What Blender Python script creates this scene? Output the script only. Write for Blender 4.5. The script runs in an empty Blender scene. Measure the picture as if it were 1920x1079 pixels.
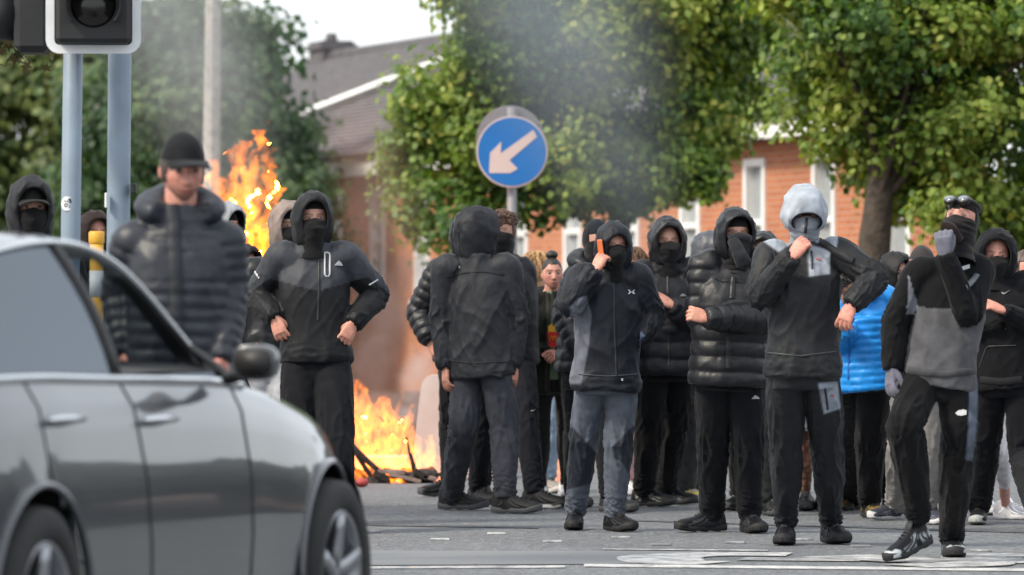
import bpy, math, random
import numpy as np
from mathutils import Vector
from mathutils.bvhtree import BVHTree

# ------------------------------------------------------------------ camera, sky, sun, exposure
sc = bpy.context.scene
COL = sc.collection
F, CH, HY, CX = 10666.7, 1.2, 595.0, 960.0          # focal length in photo pixels, eye height, horizon row, centre column

cam_d = bpy.data.cameras.new("camera")
cam = bpy.data.objects.new("camera", cam_d)
COL.objects.link(cam)
cam.location = (0, 0, CH)
cam.rotation_euler = (math.radians(90), 0, 0)
cam_d.lens, cam_d.sensor_width = 200.0, 36.0
cam_d.shift_y = (HY - 539.5) / 1920.0
cam_d.clip_start, cam_d.clip_end = 0.5, 3000
cam_d.dof.use_dof = True
cam_d.dof.focus_distance = 30.8
cam_d.dof.aperture_fstop = 4.0
sc.camera = cam

SUN_TO = Vector((-0.62, -0.36, 0.70)).normalized()    # from the scene towards the sun
world = bpy.data.worlds.new("World")
sc.world = world
world.use_nodes = True
wn, wl = world.node_tree.nodes, world.node_tree.links
wn.clear()
w_out = wn.new("ShaderNodeOutputWorld")
w_bg = wn.new("ShaderNodeBackground")
w_sky = wn.new("ShaderNodeTexSky")
w_sky.sky_type = 'NISHITA'
w_sky.sun_disc = False
w_sky.sun_elevation = math.asin(SUN_TO.z)
w_sky.sun_rotation = math.atan2(SUN_TO.x, SUN_TO.y)
w_sky.air_density, w_sky.dust_density = 1.0, 3.0
w_mix = wn.new("ShaderNodeMixRGB")                    # thin bright cloud over the whole sky
w_mix.inputs[0].default_value = 0.72
w_mix.inputs[2].default_value = (8.8, 9.1, 9.4, 1)
wl.new(w_sky.outputs[0], w_mix.inputs[1])
wl.new(w_mix.outputs[0], w_bg.inputs[0])
w_bg.inputs[1].default_value = 0.105
wl.new(w_bg.outputs[0], w_out.inputs[0])

sun_d = bpy.data.lights.new("sun", 'SUN')
sun = bpy.data.objects.new("sun", sun_d)
COL.objects.link(sun)
sun_d.energy, sun_d.angle = 2.3, math.radians(10)
sun_d.color = (1.0, 0.90, 0.74)
sun.rotation_euler = (-SUN_TO).to_track_quat('-Z', 'Y').to_euler()
sun.location = (-20, -10, 30)

sc.view_settings.view_transform = 'Standard'
sc.view_settings.look = 'None'
sc.view_settings.exposure = 0.80
sc.view_settings.gamma = 1.0
sc.view_settings.use_curve_mapping = False
sc.cycles.use_denoising = True
sc.cycles.volume_bounces = 1
sc.cycles.max_bounces = 8
sc.cycles.transparent_max_bounces = 24
sc.cycles.volume_step_rate = 1.0

rng = np.random.default_rng(7)
random.seed(7)

# ------------------------------------------------------------------ helpers: places and noise
def P(px, py, d):
    """point seen at photo pixel (px, py), d metres in front of the camera"""
    return np.array([(px - CX) * d / F, d, CH + (HY - py) * d / F])

def gd(py):
    return F * CH / (py - HY)

def G(px, py):
    d = gd(py)
    return np.array([(px - CX) * d / F, d, 0.0])

def unit(v):
    v = np.asarray(v, float)
    return v / max(np.linalg.norm(v), 1e-9)

_perm = np.random.default_rng(3).permutation(256)
_perm = np.concatenate([_perm, _perm, _perm])
_grad = np.random.default_rng(4).normal(size=(256, 3))
_grad /= np.linalg.norm(_grad, axis=1)[:, None]

def pn(p):
    """gradient noise at N x 3 points, about -1..1"""
    p = np.asarray(p, float)
    i = np.floor(p).astype(int)
    f = p - i
    u = f * f * f * (f * (f * 6 - 15) + 10)
    i &= 255
    out = 0.0
    for dx in (0, 1):
        for dy in (0, 1):
            for dz in (0, 1):
                h = _perm[_perm[_perm[i[:, 0] + dx] + i[:, 1] + dy] + i[:, 2] + dz]
                g = _grad[h]
                dot = g[:, 0] * (f[:, 0] - dx) + g[:, 1] * (f[:, 1] - dy) + g[:, 2] * (f[:, 2] - dz)
                w = (u[:, 0] if dx else 1 - u[:, 0]) * (u[:, 1] if dy else 1 - u[:, 1]) * (u[:, 2] if dz else 1 - u[:, 2])
                out = out + w * dot
    return out * 1.5

def ridge(p):
    return 1 - 2.2 * np.abs(pn(p))

def crease(p):
    return np.clip(1 - 2.8 * np.abs(pn(p)), 0, 1) ** 2 - .22

def sstep(a, b, x):
    t = np.clip((np.asarray(x, float) - a) / (b - a), 0, 1)
    return t * t * (3 - 2 * t)

def catmull(A, n):
    """A: K x M control rows -> smooth rows through them, n per span"""
    A = np.asarray(A, float)
    K = len(A)
    E = np.vstack([2 * A[0] - A[1], A, 2 * A[-1] - A[-2]])
    out = []
    for i in range(K - 1):
        p0, p1, p2, p3 = E[i], E[i + 1], E[i + 2], E[i + 3]
        for k in range(n):
            t = k / n
            out.append(0.5 * ((2 * p1) + (-p0 + p2) * t + (2 * p0 - 5 * p1 + 4 * p2 - p3) * t * t + (-p0 + 3 * p1 - 3 * p2 + p3) * t ** 3))
    out.append(A[-1])
    return np.array(out)

# ------------------------------------------------------------------ helpers: meshes as (V, F)
def tube(path, ru, rv=None, hint=(1, 0, 0), seg=18, power=2.0, cap=True):
    path = np.asarray(path, float)
    n = len(path)
    ru = np.broadcast_to(np.asarray(ru, float), (n,))
    rv = ru if rv is None else np.broadcast_to(np.asarray(rv, float), (n,))
    hint = np.broadcast_to(np.asarray(hint, float), (n, 3))
    T = np.gradient(path, axis=0)
    T /= np.maximum(np.linalg.norm(T, axis=1), 1e-9)[:, None]
    U = hint - (hint * T).sum(1)[:, None] * T
    U /= np.maximum(np.linalg.norm(U, axis=1), 1e-9)[:, None]
    W = np.cross(T, U)
    a = np.linspace(0, 2 * np.pi, seg, endpoint=False)
    ca, sa = np.cos(a), np.sin(a)
    if power != 2.0:
        ca = np.sign(ca) * np.abs(ca) ** (2 / power)
        sa = np.sign(sa) * np.abs(sa) ** (2 / power)
    V = path[:, None, :] + ru[:, None, None] * ca[None, :, None] * U[:, None, :] + rv[:, None, None] * sa[None, :, None] * W[:, None, :]
    V = V.reshape(-1, 3)
    Fs = []
    for i in range(n - 1):
        for j in range(seg):
            k = (j + 1) % seg
            Fs.append((i * seg + j, i * seg + k, (i + 1) * seg + k, (i + 1) * seg + j))
    if cap:
        Fs.append(tuple(range(seg - 1, -1, -1)))
        Fs.append(tuple((n - 1) * seg + j for j in range(seg)))
    return V, Fs

def ball(c, r, ax=None, nu=14, nv=10):
    c = np.asarray(c, float)
    r = np.broadcast_to(np.asarray(r, float), (3,))
    V = [(0, 0, 1)]
    for i in range(1, nv):
        t = math.pi * i / nv
        for j in range(nu):
            p = 2 * math.pi * j / nu
            V.append((math.sin(t) * math.cos(p), math.sin(t) * math.sin(p), math.cos(t)))
    V.append((0, 0, -1))
    V = np.array(V) * r
    if ax is not None:
        V = V @ np.asarray(ax)
    Fs = [(0, 1 + j, 1 + (j + 1) % nu) for j in range(nu)]
    for i in range(nv - 2):
        for j in range(nu):
            a, b = 1 + i * nu + j, 1 + i * nu + (j + 1) % nu
            Fs.append((a, a + nu, b + nu, b))
    L = len(V) - 1
    s = 1 + (nv - 2) * nu
    Fs += [(s + (j + 1) % nu, s + j, L) for j in range(nu)]
    return V + c, Fs

def box(c, h, ax=None, bev=0.0):
    """box of half sizes h; bev > 0 chamfers its edges"""
    h = np.asarray(h, float)
    if bev <= 0:
        V = np.array([(x, y, z) for z in (-1, 1) for y in (-1, 1) for x in (-1, 1)], float) * h
        Fs = [(0, 2, 3, 1), (4, 5, 7, 6), (0, 1, 5, 4), (2, 6, 7, 3), (0, 4, 6, 2), (1, 3, 7, 5)]
    else:
        b = bev
        V, idx = [], {}
        for sx in (-1, 1):
            for sy in (-1, 1):
                for sz in (-1, 1):
                    s = np.array((sx, sy, sz))
                    for k in range(3):
                        v = s * (h - b)
                        v[k] = s[k] * h[k]
                        idx[(sx, sy, sz, k)] = len(V)
                        V.append(v)
        V = np.array(V)
        I = lambda a, b_, c_, k: idx[(a, b_, c_, k)]
        Fs = [(I(1, -1, -1, 0), I(1, 1, -1, 0), I(1, 1, 1, 0), I(1, -1, 1, 0)), (I(-1, -1, -1, 0), I(-1, -1, 1, 0), I(-1, 1, 1, 0), I(-1, 1, -1, 0)),
              (I(-1, 1, -1, 1), I(-1, 1, 1, 1), I(1, 1, 1, 1), I(1, 1, -1, 1)), (I(-1, -1, -1, 1), I(1, -1, -1, 1), I(1, -1, 1, 1), I(-1, -1, 1, 1)),
              (I(-1, -1, 1, 2), I(1, -1, 1, 2), I(1, 1, 1, 2), I(-1, 1, 1, 2)), (I(-1, -1, -1, 2), I(-1, 1, -1, 2), I(1, 1, -1, 2), I(1, -1, -1, 2))]
        for a in (-1, 1):
            for b_ in (-1, 1):
                Fs.append((I(a, b_, -1, 0), I(a, b_, 1, 0), I(a, b_, 1, 1), I(a, b_, -1, 1)))
                Fs.append((I(a, -1, b_, 0), I(a, 1, b_, 0), I(a, 1, b_, 2), I(a, -1, b_, 2)))
                Fs.append((I(-1, a, b_, 1), I(1, a, b_, 1), I(1, a, b_, 2), I(-1, a, b_, 2)))
                for c_ in (-1, 1):
                    Fs.append((I(a, b_, c_, 0), I(a, b_, c_, 1), I(a, b_, c_, 2)))
    if ax is not None:
        V = V @ np.asarray(ax)
    return V + np.asarray(c, float), Fs

def extrude(poly, o, u, v, n, t):
    """flat outline poly (2-D) in the plane o, u, v; thickness t along n"""
    o, u, v, n = (np.asarray(x, float) for x in (o, u, v, n))
    A = np.array([o + a * u + b * v for a, b in poly])
    k = len(A)
    V = np.vstack([A, A + n * t])
    Fs = [tuple(range(k - 1, -1, -1)), tuple(range(k, 2 * k))]
    Fs += [(i, (i + 1) % k, k + (i + 1) % k, k + i) for i in range(k)]
    return V, Fs

def join(*parts):
    Vs, Fs, o = [], [], 0
    for V, Fc in parts:
        Vs.append(V)
        Fs += [tuple(i + o for i in f) for f in Fc]
        o += len(V)
    return np.vstack(Vs), Fs

def normals(V, Fs):
    N = np.zeros_like(V)
    Q = np.array([f if len(f) == 4 else (f[0], f[1], f[2], f[2]) for f in Fs if len(f) in (3, 4)])
    n = np.cross(V[Q[:, 2]] - V[Q[:, 0]], V[Q[:, 3]] - V[Q[:, 1]])
    t = Q[:, 2] == Q[:, 3]
    n[t] = np.cross(V[Q[t, 1]] - V[Q[t, 0]], V[Q[t, 2]] - V[Q[t, 0]])
    for k in range(4):
        np.add.at(N, Q[:, k], n)
    return N / np.maximum(np.linalg.norm(N, axis=1), 1e-12)[:, None]

def remesh(V, Fs, vox, smooth=3, factor=0.5):
    """one closed skin round all shells"""
    me = bpy.data.meshes.new("tmp")
    me.from_pydata(V.tolist(), [], Fs)
    ob = bpy.data.objects.new("tmp", me)
    COL.objects.link(ob)
    m = ob.modifiers.new("r", 'REMESH')
    m.mode, m.voxel_size = 'VOXEL', vox
    if smooth:
        s = ob.modifiers.new("s", 'SMOOTH')
        s.factor, s.iterations = factor, smooth
    dg = bpy.context.evaluated_depsgraph_get()
    ev = ob.evaluated_get(dg)
    r = ev.to_mesh()
    W = np.empty(len(r.vertices) * 3)
    r.vertices.foreach_get("co", W)
    I = np.empty(len(r.loops), int)
    r.loops.foreach_get("vertex_index", I)
    T = np.empty(len(r.polygons), int)
    r.polygons.foreach_get("loop_total", T)
    if (T == 4).all():
        Q = [tuple(q) for q in I.reshape(-1, 4).tolist()]
    else:
        Q, o = [], 0
        for t in T.tolist():
            Q.append(tuple(I[o:o + t].tolist()))
            o += t
    ev.to_mesh_clear()
    bpy.data.objects.remove(ob)
    bpy.data.meshes.remove(me)
    return W.reshape(-1, 3), Q

def mk(name, V, Fs, mat, parent=None, col=None, smooth=True, origin=None, mats=None, midx=None):
    """link (V, F) in world coordinates as one mesh object"""
    V = np.asarray(V, float)
    if parent is not None:
        o = np.array(parent["_o"])
    elif origin is not None:
        o = np.asarray(origin, float)
    else:
        o = np.zeros(3)
    me = bpy.data.meshes.new(name)
    me.from_pydata((V - o).tolist(), [], Fs)
    if smooth:
        me.polygons.foreach_set("use_smooth", [True] * len(me.polygons))
    if col is not None:
        col = np.asarray(col, float)
        if col.ndim == 1:
            col = np.broadcast_to(col, (len(V), 3))
        ca = me.color_attributes.new("Col", 'FLOAT_COLOR', 'POINT')
        ca.data.foreach_set("color", np.hstack([col, np.ones((len(V), 1))]).ravel())
    if mats:
        for m in mats:
            me.materials.append(m)
        me.polygons.foreach_set("material_index", midx)
    else:
        me.materials.append(mat)
    ob = bpy.data.objects.new(name, me)
    COL.objects.link(ob)
    if parent is not None:
        ob.parent = parent
    else:
        ob.location = o
    ob["_o"] = [float(x) for x in o]
    return ob

def empty(name, loc):
    ob = bpy.data.objects.new(name, None)
    COL.objects.link(ob)
    ob.location = [float(x) for x in loc]
    ob.empty_display_size = 0.2
    ob["_o"] = [float(x) for x in loc]
    return ob

def tag(ob, label, cat, group=None):
    ob["label"], ob["category"] = label, cat
    if group:
        ob["group"] = group
    return ob

def struct(ob):
    ob["kind"] = "structure"
    return ob

def stuff(ob):
    ob["kind"] = "stuff"
    return ob

# ------------------------------------------------------------------ materials
def new_mat(name):
    m = bpy.data.materials.new(name)
    m.use_nodes = True
    t = m.node_tree
    return m, t, t.nodes["Principled BSDF"], t.nodes["Material Output"]

def nd(t, kind, **kw):
    n = t.nodes.new(kind)
    for k, v in kw.items():
        if k.startswith("i_"):
            n.inputs[int(k[2:]) if k[2:].isdigit() else k[2:].replace("_", " ")].default_value = v
        else:
            setattr(n, k, v)
    return n

def bump_in(t, bsdf, scale, strength, dist=0.01, detail=3.0, coord='Object', rough=0.6):
    tc = nd(t, "ShaderNodeTexCoord")
    no = nd(t, "ShaderNodeTexNoise")
    no.inputs["Scale"].default_value = scale
    no.inputs["Detail"].default_value = detail
    no.inputs["Roughness"].default_value = rough
    t.links.new(tc.outputs[coord], no.inputs["Vector"])
    b = nd(t, "ShaderNodeBump")
    b.inputs["Strength"].default_value = strength
    b.inputs["Distance"].default_value = dist
    t.links.new(no.outputs[0], b.inputs["Height"])
    t.links.new(b.outputs[0], bsdf.inputs["Normal"])
    return no, b

def col_mat(name, rough=0.7, bump=(140, 0.25, 0.004), sheen=0.0, spec=0.4, vary=0.25, vscale=14, metal=0.0, sss=0.0, coat=0.0):
    """takes its colour from the mesh, varied a little by noise"""
    m, t, b, _ = new_mat(name)
    at = nd(t, "ShaderNodeAttribute", attribute_name="Col")
    tc = nd(t, "ShaderNodeTexCoord")
    no = nd(t, "ShaderNodeTexNoise")
    no.inputs["Scale"].default_value = vscale
    no.inputs["Detail"].default_value = 5
    t.links.new(tc.outputs["Object"], no.inputs["Vector"])
    mr = nd(t, "ShaderNodeMapRange")
    mr.inputs["From Min"].default_value, mr.inputs["From Max"].default_value = 0.3, 0.7
    mr.inputs["To Min"].default_value, mr.inputs["To Max"].default_value = 1 - vary, 1 + vary
    t.links.new(no.outputs[0], mr.inputs["Value"])
    mx = nd(t, "ShaderNodeVectorMath", operation='SCALE')
    t.links.new(at.outputs["Color"], mx.inputs[0])
    t.links.new(mr.outputs[0], mx.inputs["Scale"])
    t.links.new(mx.outputs[0], b.inputs["Base Color"])
    b.inputs["Roughness"].default_value = rough
    b.inputs["Specular IOR Level"].default_value = spec
    b.inputs["Metallic"].default_value = metal
    b.inputs["Sheen Weight"].default_value = sheen
    b.inputs["Coat Weight"].default_value = coat
    if sss:
        b.inputs["Subsurface Weight"].default_value = sss
        b.inputs["Subsurface Radius"].default_value = (0.012, 0.005, 0.003)
        b.inputs["Subsurface Scale"].default_value = 1.0
    if bump:
        bump_in(t, b, *bump)
    return m

def flat_mat(name, color, rough=0.6, metal=0.0, bump=None, spec=0.5, vary=0.15, vscale=8, coat=0.0):
    m, t, b, _ = new_mat(name)
    tc = nd(t, "ShaderNodeTexCoord")
    no = nd(t, "ShaderNodeTexNoise")
    no.inputs["Scale"].default_value = vscale
    no.inputs["Detail"].default_value = 6
    t.links.new(tc.outputs["Object"], no.inputs["Vector"])
    cr = nd(t, "ShaderNodeValToRGB")
    cr.color_ramp.elements[0].position, cr.color_ramp.elements[1].position = 0.3, 0.7
    cr.color_ramp.elements[0].color = [c * (1 - vary) for c in color] + [1]
    cr.color_ramp.elements[1].color = [min(1, c * (1 + vary)) for c in color] + [1]
    t.links.new(no.outputs[0], cr.inputs[0])
    t.links.new(cr.outputs[0], b.inputs["Base Color"])
    b.inputs["Roughness"].default_value = rough
    b.inputs["Metallic"].default_value = metal
    b.inputs["Specular IOR Level"].default_value = spec
    b.inputs["Coat Weight"].default_value = coat
    if bump:
        bump_in(t, b, *bump)
    return m

M = {}
M['softshell'] = col_mat("softshell_fabric", 0.60, (70, 0.2, 0.003), 0.03, 0.28)
M['nylon'] = col_mat("quilted_nylon", 0.45, (40, 0.35, 0.005), 0.0, 0.38, 0.2)
M['cotton'] = col_mat("cotton_fabric", 0.85, (110, 0.3, 0.003), 0.05, 0.15)
M['knit'] = col_mat("knitted_fabric", 0.9, (160, 0.5, 0.004), 0.15, 0.15)
M['skin'] = col_mat("skin", 0.5, (160, 0.25, 0.002), 0.0, 0.4, 0.16, 40, sss=0.12)
M['hair'] = col_mat("hair", 0.5, (120, 0.5, 0.004), 0.0, 0.5, 0.3, 60)
M['shoe'] = col_mat("shoe_leather", 0.55, (120, 0.2, 0.002), 0.0, 0.22, 0.15, 30)
M['sole'] = col_mat("sole_rubber", 0.7, (90, 0.3, 0.003), 0.0, 0.4, 0.15, 30)
M['print'] = col_mat("printed_logo", 0.5, None, 0.0, 0.5, 0.05)
M['plastic'] = col_mat("hard_plastic", 0.3, None, 0.0, 0.5, 0.05, coat=0.2)
# ------------------------------------------------------------------ people: heads
SKIN = {'pale': (0.50, 0.27, 0.20), 'pink': (0.55, 0.27, 0.21), 'tan': (0.40, 0.21, 0.145), 'brown': (0.16, 0.075, 0.045)}

def frame(yaw, pitch=0.0, roll=0.0):
    y, p = math.radians(yaw), math.radians(pitch)
    Fd = np.array([math.sin(y) * math.cos(p), -math.cos(y) * math.cos(p), math.sin(p)])
    L = np.array([math.cos(y), math.sin(y), 0.0])
    U = np.cross(Fd, L)
    if roll:
        r = math.radians(roll)
        L, U = L * math.cos(r) + U * math.sin(r), U * math.cos(r) - L * math.sin(r)
    return np.array([L, Fd, U])

NU, NV = 60, 52

def head_local(nose=1.0):
    u = np.linspace(0, 2 * np.pi, NU, endpoint=False)
    ph = u - 0.62 * np.sin(u)                       # dense at the front
    th = np.linspace(0.02, np.pi - 0.02, NV)
    T, H = np.meshgrid(th, ph, indexing='ij')
    D = np.stack([np.sin(T) * np.sin(H), np.sin(T) * np.cos(H), np.cos(T)], -1).reshape(-1, 3)
    r = 1 / np.sqrt((D[:, 0] / .076) ** 2 + (D[:, 1] / .096) ** 2 + (D[:, 2] / .118) ** 2)
    p = D * r[:, None]
    x, y, z = p.T.copy()
    low = sstep(0.02, 0.11, -z)
    x *= 1 - 0.24 * low
    back = sstep(0.0, 0.06, -y) * sstep(0.03, 0.1, -z)
    y *= 1 - 0.35 * back
    fr = sstep(0.0, 0.06, y)
    y = y + fr * sstep(0.03, 0.11, -z) * 0.016 - fr * 0.004
    ax = np.abs(x)
    nz = np.clip((0.004 - z) / 0.044, 0, 1) * sstep(-0.056, -0.044, z)
    y += fr * nose * 0.026 * nz * np.exp(-(x / (0.008 + 0.006 * nz)) ** 2)
    y -= fr * 0.010 * np.exp(-((ax - .031) / .015) ** 2 - ((z - .002) / .011) ** 2)
    y += fr * 0.004 * np.exp(-((ax - .028) / .024) ** 2 - ((z - .021) / .008) ** 2)
    y += fr * 0.006 * np.exp(-(x / .020) ** 2 - ((z + .066) / .006) ** 2)
    y += fr * 0.006 * np.exp(-(x / .018) ** 2 - ((z + .077) / .006) ** 2)
    y -= fr * 0.004 * np.exp(-(x / .025) ** 2 - ((z + .0715) / .0025) ** 2)
    y += fr * 0.006 * np.exp(-(x / .018) ** 2 - ((z + .102) / .010) ** 2)
    y += fr * 0.003 * np.exp(-((ax - .045) / .015) ** 2 - ((z + .028) / .014) ** 2)
    V = np.stack([x, y, z], -1)
    Fs = []
    for i in range(NV - 1):
        for j in range(NU):
            k = (j + 1) % NU
            Fs.append((i * NU + j, (i + 1) * NU + j, (i + 1) * NU + k, i * NU + k))
    Fs.append(tuple(range(NU)))
    Fs.append(tuple((NV - 1) * NU + j for j in range(NU - 1, -1, -1)))
    return V, Fs

def head_colors(V, tone, brow=(0.05, 0.03, 0.02), stubble=0.0, lips=(0.42, 0.13, 0.11)):
    x, y, z = V.T
    ax = np.abs(x)
    C = np.tile(np.array(tone, float), (len(V), 1))
    fr = y > 0.03
    def mixin(w, c):
        C[:] = C * (1 - w[:, None]) + np.array(c) * w[:, None]
    red = fr * 0.35 * np.exp(-((ax - .04) / .022) ** 2 - ((z + .035) / .022) ** 2)
    mixin(red, np.array(tone) * (1.15, .72, .7))
    mixin(fr * 0.25 * np.exp(-(x / .014) ** 2 - ((z + .04) / .012) ** 2), np.array(tone) * (1.15, .7, .68))
    if stubble:
        w = fr * stubble * sstep(0.045, 0.075, -z) * (0.75 + 0.25 * pn(V * 160))
        mixin(np.clip(w, 0, 1), (0.10, 0.06, 0.045))
    mixin(fr * 0.8 * (np.exp(-(x / .022) ** 4 - ((z + .0715) / .010) ** 4)), lips)
    mixin(fr * 0.6 * (np.exp(-(x / .024) ** 4 - ((z + .0715) / .0018) ** 2)), (0.05, 0.015, 0.015))
    zb = 0.021 + 0.004 * np.clip((ax - .02) / .02, 0, 1) - 0.006 * np.clip((ax - .04) / .012, 0, 1)
    mixin(fr * 0.85 * (ax > .011) * (ax < .053) * np.exp(-((z - zb) / .0042) ** 2), brow)
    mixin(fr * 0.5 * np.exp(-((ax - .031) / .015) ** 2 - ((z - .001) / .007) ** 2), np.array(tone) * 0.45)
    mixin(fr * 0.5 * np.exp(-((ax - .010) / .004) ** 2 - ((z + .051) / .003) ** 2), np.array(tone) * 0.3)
    return C

def make_head(c, ax, k, tone, nose=1.0, ears=True, brow=(0.05, 0.03, 0.02), stubble=0.0):
    """skin of the head with eyes and ears, in world coordinates"""
    Vl, Fs = head_local(nose)
    C = head_colors(Vl, tone, brow, stubble)
    parts, cols = [(Vl, Fs)], [C]
    for s in (-1, 1):
        eV, eF = ball((s * .031, .0765, .0015), (.0135, .0125, .0115), nu=14, nv=12)
        d = eV - np.array((s * .031, .0765, .0015))
        ec = np.tile(np.array((0.30, 0.25, 0.23)), (len(eV), 1))
        ir = (np.hypot(d[:, 0], d[:, 2]) < .0062) & (d[:, 1] > 0)
        ec[ir] = (0.03, 0.025, 0.02)
        lid = (d[:, 2] > .0036) | (d[:, 2] < -.0050)
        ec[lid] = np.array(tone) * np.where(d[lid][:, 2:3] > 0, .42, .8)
        parts.append((eV, eF)); cols.append(ec)
        if ears:
            oV, oF = ball((s * .071, -.010, -.014), (.008, .015, .026), nu=12, nv=10)
            oV[:, 0] += s * np.abs(oV[:, 1] + .008) * .3
            parts.append((oV, oF)); cols.append(np.tile(np.array(tone) * (1.0, .82, .78), (len(oV), 1)))
    V, Fs = join(*parts)
    return (V * k) @ ax + c, Fs, np.vstack(cols)

def head_shell(c, ax, k, keep, off, noise=0.0, nscale=(40, 40, 12), nose=0.3, bottom=None):
    """a cap, hood lining or hair lying on the head where keep(V) > 0; off: thickness (value or function of V)"""
    Vl, Fs = head_local(nose)
    w = keep(Vl)
    t = off(Vl) if callable(off) else np.full(len(Vl), off)
    d = Vl / np.linalg.norm(Vl, axis=1)[:, None]
    wt = sstep(0.0, 0.25, w)
    disp = t * (0.25 + 0.75 * wt)
    if noise:
        disp = disp + noise * wt * ridge(Vl * np.array(nscale) + 3.1)
    O = Vl + d * disp[:, None]
    Fs2 = [f for f in Fs if all(w[i] > 0 for i in f)]
    used = sorted({i for f in Fs2 for i in f})
    m = {a: b for b, a in enumerate(used)}
    Fs2 = [tuple(m[i] for i in f) for f in Fs2]
    O = O[used]
    I = Vl[used] * 0.985                              # inner face, so that the shell has a thickness
    n = len(O)
    edges = {}
    for f in Fs2:
        for a, b in zip(f, f[1:] + f[:1]):
            edges[(a, b)] = edges.get((a, b), 0) + 1
    rim = [(a, b) for (a, b) in edges if (b, a) not in edges]
    A = Fs2 + [tuple(i + n for i in f[::-1]) for f in Fs2] + [(b, a, a + n, b + n) for a, b in rim]
    return (np.vstack([O, I]) * k) @ ax + c, A

def make_hood(c, ax, k, size=1.0, puff=0.0, wide=1.0, deep=1.0, seed=0, bottom=1.0, rows=22, open_w=1.0, open_h=1.0):
    prof = np.array([[.100, .073 * open_w, .094 * open_h, -.112], [.094, .083 * (.4 + .6 * open_w), .107 * (.4 + .6 * open_h), -.128], [.072, .093, .124, -.150], [.036, .102, .138, -.172], [-.010, .106, .144, -.192],
                     [-.060, .099, .135, -.198], [-.098, .077, .106, -.185], [-.120, .046, .064, -.135], [-.128, .004, .006, -.055]])
    prof[:, 0] *= deep
    prof[:, 1] *= wide * size
    prof[:, 2:] *= size
    prof[:, 3] *= bottom
    R = catmull(prof, 3)
    n, seg = len(R), 56
    a = np.linspace(0, 2 * np.pi, seg, endpoint=False)
    sa, ca = np.sin(a), np.cos(a)
    def surf(R, shrink):
        V = np.zeros((len(R), seg, 3))
        for i, (y, w, tp, bt) in enumerate(R):
            w, tp, bt = max(w - shrink, .001), max(tp - shrink, .001), min(bt + shrink, -.001)
            sx = np.sign(sa) * np.abs(sa) ** 0.9
            V[i, :, 0] = w * sx * (1 + 0.16 * np.clip(-ca, 0, 1) ** 2 * np.clip((.09 - y) / .06, -.8, 1))
            V[i, :, 2] = np.where(ca > 0, tp, -bt) * ca
            V[i, :, 1] = y - shrink + (0.018 * ca + 0.004) * np.clip((y + .02) / .12, 0, 1)
        return V
    O = surf(R, 0.0)
    flat = O.reshape(-1, 3)
    d = flat / np.maximum(np.linalg.norm(flat, axis=1), 1e-6)[:, None]
    vv = np.repeat(np.linspace(0, 1, n), seg)
    if puff:
        ph = vv * 5.2 + 0.06 * pn(flat * 9 + seed)
        fx = ph - np.floor(ph)
        flat = flat + d * (puff * (np.sqrt(np.clip(4 * fx * (1 - fx), 0, 1)) - .55) * sstep(0.02, .12, vv) + 0.003 * pn(flat * 60 + seed))[:, None]
    flat = flat + d * ((0.010 * crease(flat * np.array([11, 9, 8]) + seed * 1.7) + .006 * crease(flat * np.array([24, 16, 15]) + seed)) * sstep(0.0, 0.12, vv))[:, None]
    I = surf(R[:12], 0.007).reshape(-1, 3)
    V = np.vstack([flat, I])
    Fs = []
    for i in range(n - 1):
        for j in range(seg):
            q = (j + 1) % seg
            Fs.append((i * seg + j, i * seg + q, (i + 1) * seg + q, (i + 1) * seg + j))
    o = n * seg
    for i in range(11):
        for j in range(seg):
            q = (j + 1) % seg
            Fs.append((o + i * seg + q, o + i * seg + j, o + (i + 1) * seg + j, o + (i + 1) * seg + q))
    for j in range(seg):
        q = (j + 1) % seg
        Fs.append((j, o + j, o + q, q))
    inner = np.concatenate([np.zeros(n * seg), np.ones(len(I))])
    return (V * k) @ ax + c, Fs, inner, np.concatenate([vv, np.zeros(len(I))])

def make_snood(c, ax, k, top=-0.008, seed=0, fold=0.004, long=1.0):
    prof = np.array([[.0, .0805, .098, -.045], [-.02, .0815, .112, -.06], [-.045, .081, .121, -.075], [-.07, .077, .116, -.078], [-.10, .071, .106, -.078],
                     [-.125, .067, .092, -.078], [-.16, .070, .086, -.082], [-.20 * long, .086, .090, -.092]])
    R = catmull(prof, 4)
    seg = 48
    a = np.linspace(-np.pi, np.pi, seg, endpoint=False)
    n = len(R)
    V = np.zeros((n, seg, 3))
    for i, (z, w, f, b) in enumerate(R):
        s = i / (n - 1)
        V[i, :, 0] = w * np.sin(a)
        V[i, :, 1] = (f + b) / 2 + (f - b) / 2 * np.cos(a) + 0.010 * np.exp(-(a / .28) ** 2) * math.exp(-((z + .04) / .025) ** 2)
        V[i, :, 2] = z + top + 0.012 * np.exp(-(a / .35) ** 2) * max(0, 1 - s * 5) - 0.022 * sstep(.7, 2.4, np.abs(a)) * max(0, 1 - s * 3)
    flat = V.reshape(-1, 3)
    d = flat * np.array([1, 1, 0.0])
    d /= np.maximum(np.linalg.norm(d, axis=1), 1e-6)[:, None]
    flat = flat + d * (fold * ridge(flat * np.array([10, 10, 34]) + seed))[:, None]
    I = flat - d * .004
    V = np.vstack([flat, I])
    Fs, o = [], n * seg
    for i in range(n - 1):
        for j in range(seg):
            q = (j + 1) % seg
            Fs.append((i * seg + j, i * seg + q, (i + 1) * seg + q, (i + 1) * seg + j))
            Fs.append((o + i * seg + q, o + i * seg + j, o + (i + 1) * seg + j, o + (i + 1) * seg + q))
    for j in range(seg):
        q = (j + 1) % seg
        Fs.append((j, o + j, o + q, q))
    return (V * k) @ ax + c, Fs

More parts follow.
